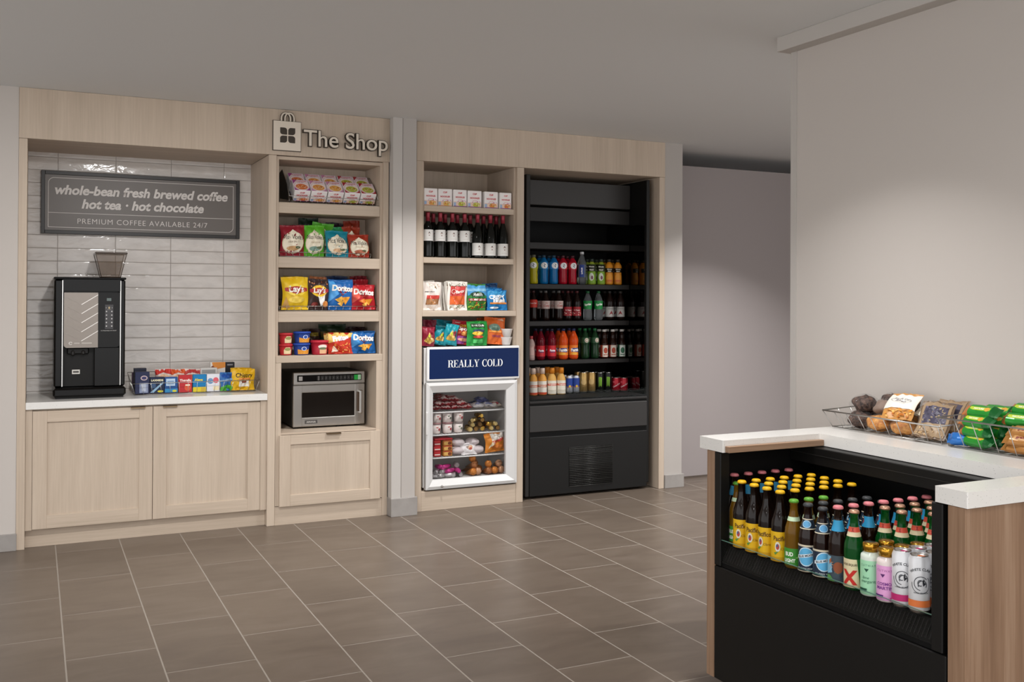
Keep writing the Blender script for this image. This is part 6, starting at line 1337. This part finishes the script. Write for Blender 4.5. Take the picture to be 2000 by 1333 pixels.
leaning('cereal_treat', 'brown foil treat packet slanted behind the first one', 'snack bar', GB, (3.075, 2.655, bk+.02), .12, .17, .024, '#8a7258', BRWN[:2], 50, -76, 34)
# snack bars in the second basket
GREENB = pm('green bar wrapper', '#2a8a30', .25, .15); BROWNB = pm('caramel bar wrapper', '#a8743c', .3, .15); BLUEB = pm('blue bar wrapper', '#2a6cb8', .25, .15); REDB = pm('red bar wrapper', '#b8242c', .28, .1); DKG = pm('dark green end seal', '#135a26', .3, .15); OATS = pm('oat picture', '#b06a34', .5)
def bar(label, pos, rz, kind, l=.15, wd=.05, hh=.026, ry=0):
    body = {'g': GREENB, 'b': BROWNB, 'u': BLUEB, 'r': REDB}[kind]; mb = MB(); n = 14
    st = [(-.5, .95, .10), (-.42, .9, .12), (-.36, 1, .75), (-.3, 1, 1), (-.1, 1, 1.03), (.1, 1, 1.03), (.3, 1, 1), (.36, 1, .75), (.42, .9, .12), (.5, .95, .10)]
    vs = []
    for px, kw, kh in st:
        for i in range(n):
            a = 2*PI*i/n; ca, sa = math.cos(a), math.sin(a)
            vs.append((px*l, wd/2*kw*(abs(ca)**.7)*(1 if ca > 0 else -1), hh/2*kh*(abs(sa)**.8)*(1 if sa > 0 else -1)+.002*math.sin(5*px*9+a)))
    seg = lambda j: [(j*n+i, (j+1)*n+i, (j+1)*n+(i+1) % n, j*n+(i+1) % n) for i in range(n)]
    ends = {'g': (OATS, DKG), 'b': (BROWNB, REDB), 'u': (BLUEB, BLUEB), 'r': (REDB, REDB)}[kind]
    for j in range(len(st)-1):
        mt = ends[0] if j in (0, 1, 2) else ends[1] if j in (6, 7, 8) else body
        mb.add(vs, seg(j), mt, True)
    S = lambda s, t, e: ((s-.5)*l*.56, (t-.5)*wd*.9, hh/2*1.03*math.sqrt(max(0.05, 1-((t-.5)*1.7)**2))+e)
    if kind == 'g': decor(mb, S, l*.56/(wd*.9), [('rect', .0, .3, 1, .62, '#b4c832'), ('txt', 'NATURE', .45, .46, .5, '#f0f4e0', dict(bold=.03)), ('ell', .85, .45, .12, .2, '#d8a03a')], .0006)
    if kind == 'b': decor(mb, S, l*.56/(wd*.9), [('rect', .1, .25, 1, .7, '#c4955c'), ('txt', 'granola', .5, .47, .6, '#7c1f22', dict(bold=.04))], .0006)
    mb.xform(Matrix.Rotation(rad(rz), 4, 'Z') @ Matrix.Rotation(rad(ry), 4, 'Y') @ Matrix.Rotation(rad(38), 4, 'X')); zm = min(q[2] for q in mb.v); mb.xform(Matrix.Translation((0, 0, -zm)))
    return tag(mb.build('snack_bar', loc=pos, local=True), label, 'snack bar', 'snack bars in the second basket')
k = 0
for lay, xs in enumerate(((3.025, 3.085, 3.15), (3.03, 3.09, 3.15), (3.035, 3.095), (3.06, 3.12))):
    for j, x in enumerate(xs):
        bar('green wrapped granola bar, %s layer of its stack, %s from the basket front' % (('bottom', 'second', 'third', 'top')[lay], NTH[j]), (x, 2.445+.012*math.sin(7*lay+3*j), bk+.033*lay), -90+random.uniform(-10, 6), 'g', .15, .054, .034)
for lay, xs in enumerate(((3.09, 3.15), (3.12,))):
    for j, x in enumerate(xs):
        bar('green granola bar high at the back, %s of the rear heap, %s in line' % (('bottom', 'top')[lay], NTH[j]), (x+.01, 2.33-.03*j, bk+.082+.032*lay), -90+random.uniform(-16, 12), 'g', .15, .054, .034)
for lay, xs in enumerate(((3.03, 3.095, 3.155), (3.03, 3.095, 3.155), (3.045, 3.11))):
    for j, x in enumerate(xs):
        bar('brown and red granola bar, %s layer, %s from the basket front' % (('bottom', 'middle', 'top')[lay], NTH[j]), (x, 2.275+.01*math.sin(5*lay+j), bk+.026*lay), -90+random.uniform(-8, 8), 'b', .145, .05, .027)
bar('blue wrapped bar under the green stack at the basket front', (3.02, 2.515, bk-.002), -60, 'u', .085, .05, .034)
for lay in range(2): bar('red wrapped bar at the picture edge, %s one' % ('lower', 'upper')[lay], (3.03, 2.12, bk+.034*lay), -90, 'r', .14, .055, .034)
for lay in range(2): bar('green wrapped bar at the picture edge, %s one behind the red bars' % ('lower', 'upper')[lay], (3.12, 2.16, bk+.05*lay), -95, 'g', .15, .054, .034)
